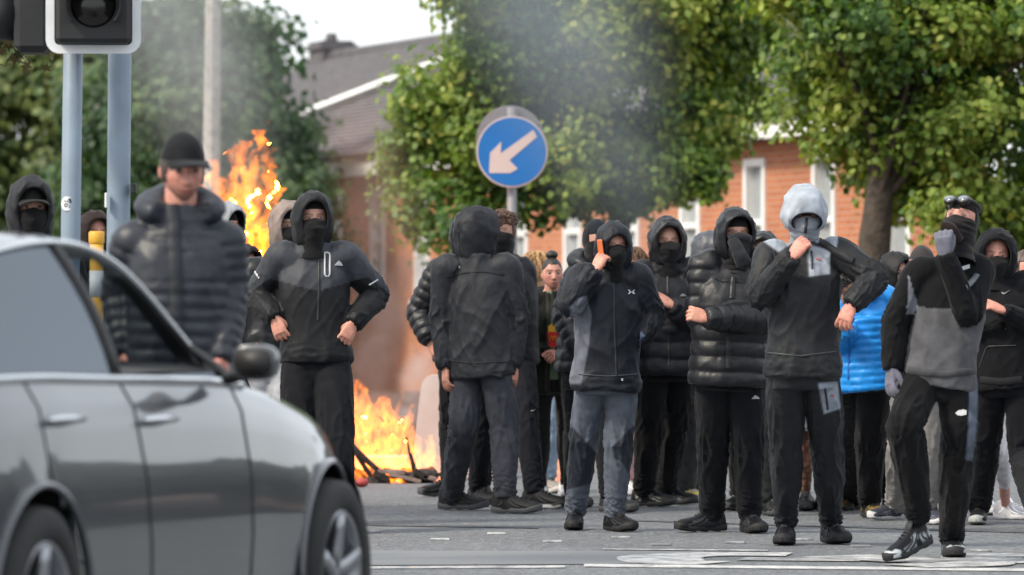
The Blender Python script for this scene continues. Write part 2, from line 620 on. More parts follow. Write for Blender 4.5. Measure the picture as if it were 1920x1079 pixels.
def make_cap(c, ax, k):
    V1, F1 = head_shell(c, ax, k, lambda V: V[:, 2] - 0.030 + 0.10 * np.clip(-V[:, 1], 0, 1) * .2, lambda V: 0.012 + 0.010 * sstep(.05, .09, V[:, 2]) * sstep(-.09, .05, V[:, 1]) + .002, nose=0)
    n, m = 17, 7
    B = np.zeros((n, m, 3))
    for i in range(n):
        a = -1.08 + 2.16 * i / (n - 1)
        for j in range(m):
            t = j / (m - 1)
            B[i, j] = (.082 * math.sin(a), .062 + .036 * math.cos(a) + t * (.092 * math.cos(a * .95)), .040 - t * .008 - .020 * (abs(math.sin(a)) ** 2) * (0.3 + t))
    top = B.reshape(-1, 3)
    bot = top - np.array([0, 0, .006])
    Fs, o = [], n * m
    for i in range(n - 1):
        for j in range(m - 1):
            q = (i * m + j, i * m + j + 1, (i + 1) * m + j + 1, (i + 1) * m + j)
            Fs.append(q)
            Fs.append(tuple(x + o for x in q[::-1]))
    ring = [i * m for i in range(n)] + [(n - 1) * m + j for j in range(1, m)] + [i * m + m - 1 for i in range(n - 2, -1, -1)] + [j for j in range(m - 2, 0, -1)]
    for a, b in zip(ring, ring[1:] + ring[:1]):
        Fs.append((a, b, b + o, a + o))
    V2 = (np.vstack([top, bot]) * k) @ ax + c
    return (V1, F1), (V2, Fs)

# ------------------------------------------------------------------ people: hands
def make_hand(w, tip, n, left, curl=(20, 30, 25), spread=0.0, k=1.0, fat=0.0, thumb=0.6, vox=0.0040):
    w, tip = np.asarray(w, float), np.asarray(tip, float)
    d = unit(tip - w)
    n = np.asarray(n, float)
    n = unit(n - np.dot(n, d) * d)                    # back of the hand
    s = np.cross(d, n) if left else np.cross(n, d)    # towards the thumb
    parts = []
    pal = catmull([[-.05, .024, .019], [0, .026, .018], [.03, .036, .017], [.065, .041, .016], [.092, .040, .013]], 3)
    parts.append(tube([w + d * a * k for a in pal[:, 0]], (pal[:, 1] + fat) * k, (pal[:, 2] + fat) * k, hint=s, seg=16, power=2.6))
    for off, ln, cb in ((.030, .070, 0), (.010, .079, 3), (-.010, .074, 7), (-.029, .058, 12)):
        p = w + (d * .086 + s * off) * k
        a0 = math.radians(spread * off / .03)
        dd = d * math.cos(a0) + s * math.sin(a0)
        pts, ang = [p - dd * .015 * k], 0.0
        pts.append(p)
        for seg_l, cu in zip((.45, .32, .23), curl):
            ang += math.radians(cu + cb * .5)
            p = p + (dd * math.cos(ang) - n * math.sin(ang)) * ln * seg_l * k
            pts.append(p)
        Q = catmull(np.hstack([np.array(pts), np.array([[.0105], [.0105], [.0098], [.0090], [.0074]])]), 3)
        parts.append(tube(Q[:, :3], (Q[:, 3] + fat) * k, hint=s, seg=10))
    p = w + (d * .022 + s * .022 - n * .006) * k
    t1 = unit(d * .75 + s * .75 * thumb - n * .45)
    t2 = unit(d * .95 + s * .15 * thumb - n * .55)
    Q = catmull(np.hstack([np.array([p - t1 * .01 * k, p + t1 * .03 * k, p + t1 * .045 * k + t2 * .02 * k, p + t1 * .045 * k + t2 * .048 * k]), np.array([[.016], [.0135], [.0115], [.0085]])]), 3)
    parts.append(tube(Q[:, :3], (Q[:, 3] + fat) * k, hint=n, seg=10))
    V, Fs = join(*parts)
    V, Fs = remesh(V, Fs, vox * k, 2)
    # finger ends and knuckles a little redder
    return V, Fs

# ------------------------------------------------------------------ people: shoes
def make_shoe(g, yaw, k=1.0, high=0.0, pitch=0.0, chunky=1.0, lift=0.0, raw=None):
    """g: ground point under the ankle. Returns upper (V, F, local V) and sole (V, F, local V)"""
    ax = frame(yaw, 0)
    st = catmull(np.array([[-.080, .020, .070 + high * .4, .03], [-.068, .036, .112 + high, .03], [-.030, .042, .128 + high, .03], [.020, .044, .126 + high * .6, .03], [.060, .047, .108, .03],
                           [.105, .051, .088, .03], [.150, .053, .077, .03], [.188, .050, .071, .032], [.214, .036, .062, .036], [.226, .012, .050, .038]]), 3)
    seg = 22
    a = np.linspace(0, 2 * np.pi, seg, endpoint=False)
    up = []
    for y, w, tp, bt in st:
        ca, sa = np.cos(a), np.sin(a)
        bt = bt * 0.85
        zz = np.where(sa > 0, bt + (tp - bt) * np.abs(sa) ** 0.85, bt - 0.012 * np.abs(sa))
        xx = w * np.sign(ca) * np.abs(ca) ** 0.75 * np.where(sa > 0.5, 1 - 0.25 * (sa - .5), 1)
        up.append(np.stack([xx + 0.006 * y / .2, np.full(seg, y), zz], -1))
    up = np.array(up)
    n = len(up)
    Fs = [(i * seg + j, i * seg + (j + 1) % seg, (i + 1) * seg + (j + 1) % seg, (i + 1) * seg + j) for i in range(n - 1) for j in range(seg)]
    Fs += [tuple(range(seg - 1, -1, -1)), tuple((n - 1) * seg + j for j in range(seg))]
    U = up.reshape(-1, 3)
    # laces
    lace = []
    for q in range(4):
        y = .035 + q * .02
        zt = np.interp(y, st[:, 0], st[:, 2])
        lace.append(tube([(-.02, y, zt - .010), (-.010, y + .004, zt + .001), (.004, y + .004, zt + .002), (.02, y, zt - .010)], .0046, seg=6, hint=(0, 1, 0)))
    LV, LF = join(*lace)
    so = catmull(np.array([[-.086, .016, .040], [-.074, .036, .040], [-.03, .042, .034], [.03, .040, .032], [.09, .052, .030], [.155, .056, .030], [.197, .048, .034], [.222, .031, .040], [.232, .008, .046]]), 3)
    prof = [(0.90, 0.0), (1.0, 0.006), (1.03, 0.018 * chunky), (1.0, 1.0)]
    SV = []
    for y, w, tp in so:
        spring = 0.016 * sstep(.13, .222, y) + 0.006 * sstep(-.05, -.086, y)
        row = []
        for m_, z_ in prof:
            row.append((w * m_ * chunky ** .3, y, spring + (tp if z_ == 1.0 else z_)))
        full = row + [(-x, y_, z_) for x, y_, z_ in row[::-1]]
        SV.append(full)
    SV = np.array(SV)
    n2, m2 = SV.shape[:2]
    SF = [(i * m2 + j, i * m2 + (j + 1) % m2, (i + 1) * m2 + (j + 1) % m2, (i + 1) * m2 + j) for i in range(n2 - 1) for j in range(m2)]
    SF += [tuple(range(m2 - 1, -1, -1)), tuple((n2 - 1) * m2 + j for j in range(m2))]
    SV = SV.reshape(-1, 3)
    # tread lugs cut as a notch row: small scallops along the edge
    edge = SV[:, 2] < 0.003
    SV[edge, 2] += 0.004 * (np.sin(SV[edge, 1] * 230) > 0.5)
    def place(Vl):
        V = Vl * k
        if pitch:
            p = math.radians(pitch)
            y, z = V[:, 1] - .15 * k, V[:, 2].copy()
            V = np.stack([V[:, 0], .15 * k + y * math.cos(p) + z * math.sin(p), z * math.cos(p) - y * math.sin(p)], -1)
        V = V + np.array([0, 0, lift])
        return V @ ax + np.array([g[0], g[1], 0.004])
    if raw is not None:
        return place(raw)
    return (place(U), Fs, U), (place(SV), SF, SV), (place(LV), LF)

# ------------------------------------------------------------------ people: garments
def limb_info(V, chains):
    """nearest limb of each vertex. chains: list of (points, radii). returns weights (N x n), along (N x n), angle (N x n)"""
    W, S, A = [], [], []
    for pts, rad in chains:
        pts = np.asarray(pts, float)
        best = np.full(len(V), 1e9)
        bs = np.zeros(len(V))
        ba = np.zeros(len(V))
        acc = 0.0
        for i in range(len(pts) - 1):
            a, b = pts[i], pts[i + 1]
            ab = b - a
            L = np.linalg.norm(ab)
            t = np.clip(((V - a) @ ab) / (L * L), 0, 1)
            q = V - (a + t[:, None] * ab)
            r = rad[i] + (rad[i + 1] - rad[i]) * t
            d = np.linalg.norm(q, axis=1) / r
            u = unit(np.cross(ab, (0.13, 1, 0.05)))
            v = np.cross(ab / L, u)
            m = d < best
            best[m] = d[m]
            bs[m] = (acc + t * L)[m]
            ba[m] = np.arctan2(q @ v, q @ u)[m]
            acc += L
        W.append(np.exp(-9 * best)); S.append(bs); A.append(ba)
    W = np.array(W).T + 1e-12
    W /= W.sum(1)[:, None]
    return W, np.array(S).T, np.array(A).T

def puff_disp(s, sp, amp, P3, seed):
    ph = s / sp + 0.10 * pn(P3 * 5 + seed)
    fx = ph - np.floor(ph)
    b = np.sqrt(np.clip(4 * fx * (1 - fx), 0, 1))
    return amp * (b - 0.62) + 0.30 * amp * (1.1 - b) * pn(P3 * np.array([55, 55, 16]) + seed) + 0.25 * amp * pn(P3 * 18 + seed)

def deepen(C):
    """dyed black cloth: deeper and a little bluer"""
    l = C.mean(1)
    f = .52 + .48 * sstep(.030, .066, l)
    return C * f[:, None] * (1 + (1 - sstep(.02, .10, l))[:, None] * np.array([-.08, -.02, .12]))

class Person:
    pass

def person(label, top, foot, hipx=None, yaw=0, twist=0, look=None, pitch=0, j=None, H=None, lift=0.035, tone='pale', fL=None, fR=None, head=None,
           jacket=None, trousers=None, shoes=None, hood=None, mask=None, cap=None, hair=None, hands=None, stubble=0.0, brow=(0.05, 0.03, 0.02),
           vox=0.011, group="crowd standing in the road", gloves=None, seed=None, lower=True, tattoo=False):
    j = j or {}
    look = yaw if look is None else look
    s = (foot - HY) / CH
    D = F / s
    hipx = top[0] if hipx is None else hipx
    zt = CH + (HY - top[1]) / s
    H = (zt - lift) if H is None else H
    k = H / 1.78
    seed = (top[0] * 0.37) % 91 if seed is None else seed
    q = Person()
    base = np.array([(hipx - CX) / s, D, 0.0])
    dx = (top[0] - CX) / s - base[0]
    ay, at_ = frame(yaw), frame(yaw + twist)
    def J(lat, fwd, up, a=ay):
        p = base + k * (lat * a[0] + fwd * a[1]) + np.array([0, 0, up * k])
        p[0] += dx * float(np.clip((up - .95) / .8, 0, 1))
        return p
    X = {'pel': J(0, 0, .96), 'che': J(0, .0, 1.28, at_), 'neck': J(0, -.012, 1.485, at_), 'hd': J(0, .022, 1.662, at_)}
    for sd, m in (('L', 1), ('R', -1)):
        X['s' + sd] = J(m * .166, -.012, 1.412, at_)
        X['e' + sd] = J(m * .245, -.03, 1.13, at_)
        X['w' + sd] = J(m * .25, .06, .885, at_)
        X['h' + sd] = J(m * .088, 0, .92)
        X['k' + sd] = J(m * .105, .025, .50)
        X['a' + sd] = J(m * .115, -.02, .095)
        X['t' + sd] = X['w' + sd] + np.array([0, -.02, -.16])
    if head is not None:
        X['hd'] = P(head[0], head[1], D + (head[2] if len(head) > 2 else -.02))
        X['neck'] = X['neck'] + (X['hd'] - J(0, .022, 1.662, at_)) * 0.55
    fy = {'L': yaw, 'R': yaw}
    fp = {'L': 0.0, 'R': 0.0}
    fl = {'L': 0.0, 'R': 0.0}
    for sd, f in (('L', fL), ('R', fR)):
        if f is not None:
            g = G(f[0], f[1])
            fy[sd] = f[2] if len(f) > 2 else yaw
            fdir = frame(fy[sd])[1]
            a = g - fdir * 0.07 * k                  # the pixel marks the middle of the shoe
            if len(f) > 3:
                fp[sd], fl[sd] = f[3], f[4]
            X['a' + sd] = np.array([a[0], a[1], .095 * k + fl[sd] + 0.16 * k * math.sin(math.radians(fp[sd]))])
            hipz = X['h' + sd]
            X['k' + sd] = (hipz + X['a' + sd]) * .5 + frame(yaw)[1] * .03 * k + np.array([0, 0, .02])
    for n_, v in j.items():
        X[n_] = P(v[0], v[1], D + v[2])
    for sd in 'LR':
        if 't' + sd not in j:
            X['t' + sd] = X['w' + sd] + unit(X['w' + sd] - X['e' + sd]) * .17
    for sd, m in (('L', 1), ('R', -1)):               # keep the shoulder joints at a human width
        o_ = J(0, -.012, 1.425, at_)
        la_ = float((X['s' + sd] - o_) @ at_[0])
        if abs(la_) > .168 * k:
            X['s' + sd] = X['s' + sd] - at_[0] * (la_ - math.copysign(.168 * k, la_))
    root = empty("person", (base[0], base[1], 0))
    tag(root, label, "person", group)
    q.root, q.X, q.k, q.D, q.s = root, X, k, D, s
    hax = frame(look, pitch)
    tn = SKIN[tone]
    # ---- body: one skin
    core = []
    core.append(tube(catmull([X['pel'], X['che'], X['neck'], X['hd'] - hax[2] * .05 * k - hax[1] * .01], 4), np.interp(np.linspace(0, 3, 13), [0, 1, 2, 3], [.10, .12, .062, .055]) * k, np.interp(np.linspace(0, 3, 13), [0, 1, 2, 3], [.08, .085, .060, .058]) * k, hint=at_[0], seg=16))
    for sd in 'LR':
        Q = catmull(np.hstack([np.array([X['s' + sd] * .7 + X['neck'] * .3, X['s' + sd], X['e' + sd], X['w' + sd]]), [[.05], [.048], [.038], [.025]]]), 4)
        core.append(tube(Q[:, :3], Q[:, 3] * k, hint=(0.2, 1, .1), seg=12))
        if lower:
            thick = 1.35 if tattoo else 1.0
            Q = catmull(np.hstack([np.array([X['h' + sd] + np.array([0, 0, .04]), X['h' + sd] * .6 + X['k' + sd] * .4, X['k' + sd], X['k' + sd] * .62 + X['a' + sd] * .38, X['a' + sd]]), [[.07], [.062], [.046], [.046 * thick], [.034]]]), 4)
            core.append(tube(Q[:, :3], Q[:, 3] * k, hint=(1, 0.2, 0), seg=12))
    V, Fs = join(*core)
    V, Fs = remesh(V, Fs, 0.020, 2)
    C = np.tile(np.array(tn), (len(V), 1))
    if tattoo:
        w = (ridge(V * np.array([26, 26, 20])) > 0.45) & (V[:, 2] < .5)
        C[w] = np.array(tn) * .35
    hv = make_head(X['hd'], hax, k, tn, nose=0.45 if mask else 1.0, ears=not hood and not (mask and mask.get('brow') is not None), brow=brow, stubble=stubble)
    allp, allc = [(V, Fs), (hv[0], hv[1])], [C, hv[2]]
    q.hands = {}
    for sd in 'LR':
        hs = (hands or {}).get(sd, {})
        if hs is None:
            continue
        hn = hs.get('n', None)
        if hn is None:
            hn = unit((X['w' + sd] - base) * np.array([1, 1, 0])) + np.array([0, -.3, 0])
        args = dict(curl=hs.get('curl', (18, 28, 22)), spread=hs.get('spread', 16), k=k * hs.get('k', 1.0), thumb=hs.get('thumb', .6))
        hV, hF = make_hand(X['w' + sd], X['t' + sd], hn, sd == 'L', **args)
        q.hands[sd] = (hV, hF)
        allp.append((hV, hF))
        hc = np.tile(np.array(tn) * (1.03, .90, .88), (len(hV), 1)) * (1 + .12 * pn(hV * 45)[:, None])
        allc.append(hc)
        if gloves and sd in gloves:
            gV, gF = make_hand(X['w' + sd], X['t' + sd], hn, sd == 'L', fat=.0035, **args)
            mk("glove", gV, gF, M['knit'], root, np.array(gloves[sd]) * (1 + .1 * pn(gV * 40)[:, None]))
    V, Fs = join(*allp)
    q.body = mk("body", V, Fs, M['skin'], root, np.vstack(allc))
    # ---- jacket
    jk = dict(bulk=0.0, hem=.84, puff=0.0, sp=.075, col=(.016, .017, .019), mat='softshell', wr=1.0, flare=0.0, collar=1.0, hooddown=False, cuff=1.0, fn=None, sleeve=1.0)
    jk.update(jacket or {})
    bk = jk['bulk']
    up = unit(X['neck'] - X['pel'])
    def spine(z):                                    # z in units of the 1.78 m figure
        zs = [.80, .96, 1.28, 1.485, 1.60]
        pts = [X['pel'] + (X['pel'] - X['che']) * .5, X['pel'], X['che'], X['neck'], X['neck'] + up * .115 * k]
        return np.array([np.interp(z, zs, [p[i] for p in pts]) for i in range(3)])
    hem = jk['hem']
    st = [[hem, .180 + bk + jk['flare'], .140 + bk + jk['flare']], [hem + .07, .180 + bk + jk['flare'], .141 + bk + jk['flare'] * .8], [1.06, .170 + bk, .134 + bk], [1.25, .174 + bk, .134 + bk], [1.35, .176 + bk * .7, .124 + bk * .8],
          [1.405, .158 + bk * .5, .106 + bk * .5], [1.448, .118 + bk * .4, .092 + bk * .4], [1.485, .084 * jk['collar'] + bk * .3, .084 * jk['collar'] + bk * .3], [1.535, .076 * jk['collar'] + bk * .3, .080 * jk['collar'] + bk * .3]]
    R = catmull(np.array(st), 3)
    path = np.array([spine(z) for z in R[:, 0]])
    hint = np.array([unit(ay[0] * np.interp(z, [.9, 1.3], [1, 0]) + at_[0] * np.interp(z, [.9, 1.3], [0, 1])) for z in R[:, 0]])
    parts = [tube(path, R[:, 1] * k, R[:, 2] * k, hint=hint, seg=28, power=2.35)]
    chains = [([spine(hem), spine(1.1), spine(1.28), spine(1.5)], [.17 * k, .165 * k, .17 * k, .10 * k])]
    for sd in 'LR':
        inn = X['s' + sd] * .62 + (X['neck'] * .5 + X['che'] * .5) * .38
        end = X['w' + sd] + unit(X['t' + sd] - X['w' + sd]) * .012
        e, w = X['e' + sd], X['w' + sd]
        sl = jk['sleeve']
        rows = np.hstack([np.array([inn, X['s' + sd] + np.array([0, 0, -.008]), X['s' + sd] * .5 + e * .5, e, e * .5 + w * .5, w * .85 + e * .15, end]), np.array([[.078], [.074], [.068], [.061], [.056], [.050 * jk['cuff']], [.044 * jk['cuff']]]) * sl + bk * np.array([[.5], [.55], [.62], [.65], [.65], [.5], [.2]])])
        Q = catmull(rows, 5)
        parts.append(tube(Q[:, :3], Q[:, 3] * k, hint=(0.3, 1, .2), seg=20))
        chains.append(([X['s' + sd], e, w], [.085 * k, .07 * k, .055 * k]))
    if jk['hooddown']:
        a = np.linspace(-2.3, 2.3, 15)
        nb = spine(1.49)
        ring = np.array([nb + at_[0] * .105 * k * math.sin(t) - at_[1] * (.105 * k * math.cos(t) - .015) + np.array([0, 0, (.035 + .03 * math.cos(t)) * k]) for t in a])
        parts.append(tube(ring, (.030 + .030 * np.cos(a / 2.3 * 1.45)) * k, (.038 + .030 * np.cos(a / 2.3 * 1.45)) * k, hint=(0, 0, 1), seg=14))
    V, Fs = join(*parts)
    V, Fs = remesh(V, Fs, vox, 8)
    N = normals(V, Fs)
    W, S, A = limb_info(V, chains)
    Vr = V - base
    disp = np.zeros(len(V))
    if jk['puff']:
        for i in range(3):
            disp += W[:, i] * puff_disp(S[:, i] + (.5 * jk['sp'] if i else 0), jk['sp'] * (1.0 if i == 0 else .9), jk['puff'], Vr, seed + i)
    wr = jk['wr'] * (0.45 if jk['puff'] else 1.0)
    if wr:
        lat = Vr @ at_[0]
        tz = Vr[:, 2]
        fold = .011 * crease(np.stack([lat * 6 + tz * 2.6 + seed, tz * 2.0 - lat * 1.2, Vr @ at_[1] * 4], -1)) + .0045 * crease(np.stack([lat * 9 - tz * 5, tz * 4 + seed, Vr @ at_[1] * 7], -1)) + .0015 * crease(np.stack([lat * 22 + tz * 8, tz * 12 + seed, Vr @ at_[1] * 16], -1)) + .010 * pn(Vr * 3.5 + seed)
        fold += .005 * sstep(.18, 0, tz - hem * k) * ridge(np.stack([lat * 10, tz * 26 + seed, Vr @ at_[1] * 6], -1))
        disp += W[:, 0] * fold * wr
        for i, sd in ((1, 'L'), (2, 'R')):
            la = np.linalg.norm(X['e' + sd] - X['s' + sd])
            lb = np.linalg.norm(X['w' + sd] - X['e' + sd])
            amp = .0030 + .010 * np.exp(-((S[:, i] - la) / .10) ** 2) + .008 * np.exp(-((S[:, i] - la - lb) / .08) ** 2)
            disp += W[:, i] * wr * (amp * crease(np.stack([S[:, i] * 10 + 1.5 * np.sin(A[:, i] + seed), np.cos(A[:, i]) * 1.5 + seed, np.sin(A[:, i]) * 1.5 + S[:, i] * 5], -1)) + .25 * amp * crease(Vr * 15 + seed))
    V = V + N * disp[:, None]
    C = np.tile(np.array(jk['col'], float), (len(V), 1))
    q.jV, q.jF, q.jN = V, Fs, N
    q.W, q.S = W, S
    q.base, q.at, q.ay = base, at_, ay
    if jk['fn']:
        C = jk['fn'](q, V, N, C)
    C = deepen(C)
    q.jacket = mk("jacket", V, Fs, M[jk['mat']], root, C)
    # ---- trousers
    tr = dict(bag=0.0, col=(.014, .015, .018), mat='cotton', taper=1.0, wr=1.0, fn=None, end=.085, bunch=1.0)
    tr.update(trousers or {})
    if lower:
        bg = tr['bag']
        zz = catmull(np.array([[.80, .145 + bg * .5, .105 + bg * .5], [.87, .158 + bg * .3, .116 + bg * .3], [.95, .154 + bg * .1, .114], [1.04, .145, .108]]), 3)
        parts = [tube(np.array([spine(max(z, .80)) + np.array([0, 0, min(0, z - .80) * k]) for z in zz[:, 0]]), zz[:, 1] * k, zz[:, 2] * k, hint=ay[0], seg=24, power=2.3)]
        chains = [([spine(.82), spine(1.04)], [.16 * k, .16 * k])]
        for sd in 'LR':
            h, kn, an = X['h' + sd], X['k' + sd], X['a' + sd]
            end = an + np.array([0, 0, (tr['end'] - .095) * k]) * (1 if fl[sd] == 0 else .4)
            rows = np.hstack([np.array([h + np.array([0, 0, .03 * k]), h * .7 + kn * .3, h * .35 + kn * .65, kn, kn * .62 + an * .38, kn * .25 + an * .75, end]),
                              np.array([[.084], [.089], [.082], [.074], [.072], [.062 * tr['taper']], [.056 * tr['taper']]]) + bg * np.array([[.1], [.7], [1], [1], [1], [.8], [.6]])])
            Q = catmull(rows, 5)
            parts.append(tube(Q[:, :3], Q[:, 3] * k, Q[:, 3] * k * 1.05, hint=ay[0], seg=20))
            chains.append(([h, kn, end], [.09 * k, .075 * k, .062 * k]))
        V, Fs = join(*parts)
        V, Fs = remesh(V, Fs, vox, 4)
        N = normals(V, Fs)
        W, S, A = limb_info(V, chains)
        Vr = V - base
        disp = W[:, 0] * .004 * ridge(np.stack([Vr[:, 0] * 8 + seed, Vr[:, 2] * 14, Vr[:, 1] * 8], -1))
        for i, sd in ((1, 'L'), (2, 'R')):
            la = np.linalg.norm(X['k' + sd] - X['h' + sd])
            lt = la + np.linalg.norm(X['a' + sd] - X['k' + sd])
            s_ = S[:, i]
            amp = .003 + .007 * np.exp(-((s_ - la) / .11) ** 2) + .013 * tr['bunch'] * np.exp(-((s_ - lt) / .11) ** 2)
            ring = crease(np.stack([s_ * (9 + 8 * sstep(lt - .25, lt, s_)) + 1.3 * np.sin(A[:, i] * 1 + seed), np.cos(A[:, i]) * 1.2, np.sin(A[:, i]) * 1.2 + seed], -1))
            vert = 1.6 * crease(np.stack([np.cos(A[:, i]) * 1.6 + seed, s_ * 2.6, np.sin(A[:, i]) * 1.6 + s_ * 1.8], -1)) + .15 * crease(Vr * 14 + seed)
            disp += W[:, i] * tr['wr'] * (amp * ring + .0055 * vert * sstep(lt, lt - .4, s_)) * sstep(lt + .01, lt - .045, s_)
        V = V + N * disp[:, None]
        C = np.tile(np.array(tr['col'], float), (len(V), 1))
        q.tV, q.tF, q.tN, q.tS, q.tW = V, Fs, N, S, W
        if tr['fn']:
            C = tr['fn'](q, V, N, C)
        C = deepen(C)
        if tr.get('cut'):                              # shorts: keep what is above the hem
            keep = V[:, 2] > tr['cut']
            Fs = [f for f in Fs if keep[f[0]]]
        q.trousers = mk("shorts" if tr.get('cut') else "trousers", V, Fs, M[tr['mat']], root, C)
        # ---- shoes
        sh = dict(col=(.014, .015, .017), sole=(.050, .052, .056), high=0.0, fn=None, lace=(.05, .05, .055), chunky=1.0, sfn=None)
        sh.update(shoes or {})
        for sd in 'LR':
            an = X['a' + sd]
            (uV, uF, uL), (sV, sF, sL), (lV, lF) = make_shoe(an, fy[sd], k, sh['high'], fp[sd], sh['chunky'], fl[sd])
            C = np.tile(np.array(sh['col'], float), (len(uV), 1))
            if sh['fn']:
                C = sh['fn'](uL, C)
            so = mk("shoe", uV, uF, M['shoe'], root, deepen(C))
            ov = []                                      # stitched overlays on both flanks, and the tongue
            wx_ = lambda y: float(np.interp(y, [-.08, -.03, .02, .06, .105, .15, .188, .222], [.02, .042, .044, .047, .051, .052, .046, .01]))
            for s_ in (-1, 1):
                for pts_ in ([(.02, .100), (.035, .075), (.065, .050), (.11, .034)], [(-.02, .095), (-.005, .065), (-.03, .040)], [(.055, .086), (.085, .062), (.13, .046), (.175, .038)]):
                    ov.append(tube(catmull(np.array([(s_ * (wx_(y_) * (1.0 - .5 * max(0, z_ - .06) / .06)) + .006 * y_ / .2, y_, z_) for y_, z_ in pts_]), 4), .0034, .006, hint=(1, 0, 0), seg=6))
            ov.append(tube(np.array([(0, .055, .100), (0, .030, .128 + sh['high'] * .5), (0, .012, .150 + sh['high'] * .6)]), [.020, .024, .020], [.008, .008, .006], hint=(1, 0, 0), seg=10))
            oV_, oF_ = join(*ov)
            place_ = make_shoe(an, fy[sd], k, sh['high'], fp[sd], sh['chunky'], fl[sd], raw=oV_)
            mk("overlay", place_, oF_, M['shoe'], so, np.array(sh.get('over', np.array(sh['col']) * 1.6 + .008)))
            C = np.tile(np.array(sh['sole'], float), (len(sV), 1))
            if sh['sfn']:
                C = sh['sfn'](sL, C)
            mk("sole", sV, sF, M['sole'], so, C)
            mk("lace", lV, lF, M['cotton'], so, np.array(sh['lace']))
    # ---- head wear
    if mask:
        mk_ = dict(col=(.008, .008, .009), top=-.006, fold=.004, long=1.0)
        mk_.update(mask)
        V, Fs = make_snood(X['hd'], hax, k, mk_['top'], seed, mk_['fold'], mk_['long'])
        mask_o = mk("face_mask", V, Fs, M['knit'], root, np.array(mk_['col']))
        if mk_.get('brow') is not None:
            bz = mk_['brow']
            V, Fs = head_shell(X['hd'], hax, k, lambda v: np.where(v[:, 1] > 0.02, v[:, 2] - bz, .2), .006, nose=.2)
            mk("balaclava", V, Fs, M['knit'], root, np.array(mk_.get('browcol', mk_['col'])))
    if hood:
        hd_ = dict(col=jk['col'], mat=jk['mat'], size=1.0, puff=0.0, wide=1.0, deep=1.0, inner=None, bottom=1.0, yaw=0, pitch=0, open_w=1.0, open_h=1.0, rim=None, dz=0.0)
        hd_.update(hood)
        ha = frame(look + hd_['yaw'], pitch + hd_['pitch'])
        V, Fs, inner, vv = make_hood(X['hd'] + ha[2] * hd_['dz'], ha, k, hd_['size'], hd_['puff'], hd_['wide'], hd_['deep'], seed, hd_['bottom'], open_w=hd_['open_w'], open_h=hd_['open_h'])
        C = np.tile(np.array(hd_['col'], float), (len(V), 1))
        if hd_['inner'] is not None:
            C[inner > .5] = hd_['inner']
        if hd_['rim'] is not None:
            C[(inner < .5) & (vv < .035)] = hd_['rim']
        C = deepen(C)
        q.hV, q.hF = V, Fs
        q.hood = mk("hood", V, Fs, M[hd_['mat']], q.jacket, C)
    if cap:
        (V1, F1), (V2, F2) = make_cap(X['hd'], frame(look + cap.get('yaw', 0), pitch), k)
        co = mk("cap", V1, F1, M['cotton'], root, np.array(cap['col']))
        mk("cap_peak", V2, F2, M['cotton'], co, np.array(cap['col']))
    if hair:
        V, Fs = head_shell(X['hd'], hax, k, hair['keep'], hair.get('off', .015), hair.get('noise', .004), hair.get('ns', (45, 45, 14)))
        if hair.get('locks'):                          # loose locks over the cap of hair
            n_, ln, r_, fall = hair['locks']
            rl = np.random.default_rng(int(seed * 7) + 1)
            lp = [(V, Fs)]
            for _ in range(n_):
                az, el = rl.uniform(-2.6, 2.6), rl.uniform(.35, 1.45)
                d0 = np.array([math.sin(az) * math.cos(el), math.cos(az) * math.cos(el), math.sin(el)])
                p0 = d0 * np.array([.086, .104, .128])
                sw = np.array([math.sin(az), math.cos(az), 0]) * rl.uniform(.4, 1.0) + np.array([rl.normal() * .5, rl.normal() * .3, 0])
                pts = [p0 - d0 * .01, p0 + (d0 * .35 + sw * .4) * ln * .5, p0 + (sw * .8 + np.array([0, 0, -fall])) * ln]
                Q = catmull(np.hstack([np.array(pts), [[r_], [r_ * .8], [r_ * .12]]]), 4)
                tV_, tF_ = tube(Q[:, :3], Q[:, 3], hint=(.3, .2, 1), seg=6)
                lp.append(((tV_ * k) @ hax + X['hd'], tF_))
            V, Fs = join(*lp)
        q.hair = mk("hair", V, Fs, M['hair'], root, np.array(hair['col']) * (1 + .35 * pn(V * 60))[:, None])
    q.hax = hax
    return q

# ------------------------------------------------------------------ people: trim laid on the cloth
def hit(tree, px, py):
    o = Vector((0, 0, CH))
    d = Vector(P(px, py, 1.0) - np.array([0, 0, CH])).normalized()
    r = tree.ray_cast(o, d)
    return None if r[0] is None else (np.array(r[0]), np.array(r[1]))

def tree_of(V, Fs):
    return BVHTree.FromPolygons([tuple(v) for v in V.tolist()], Fs)

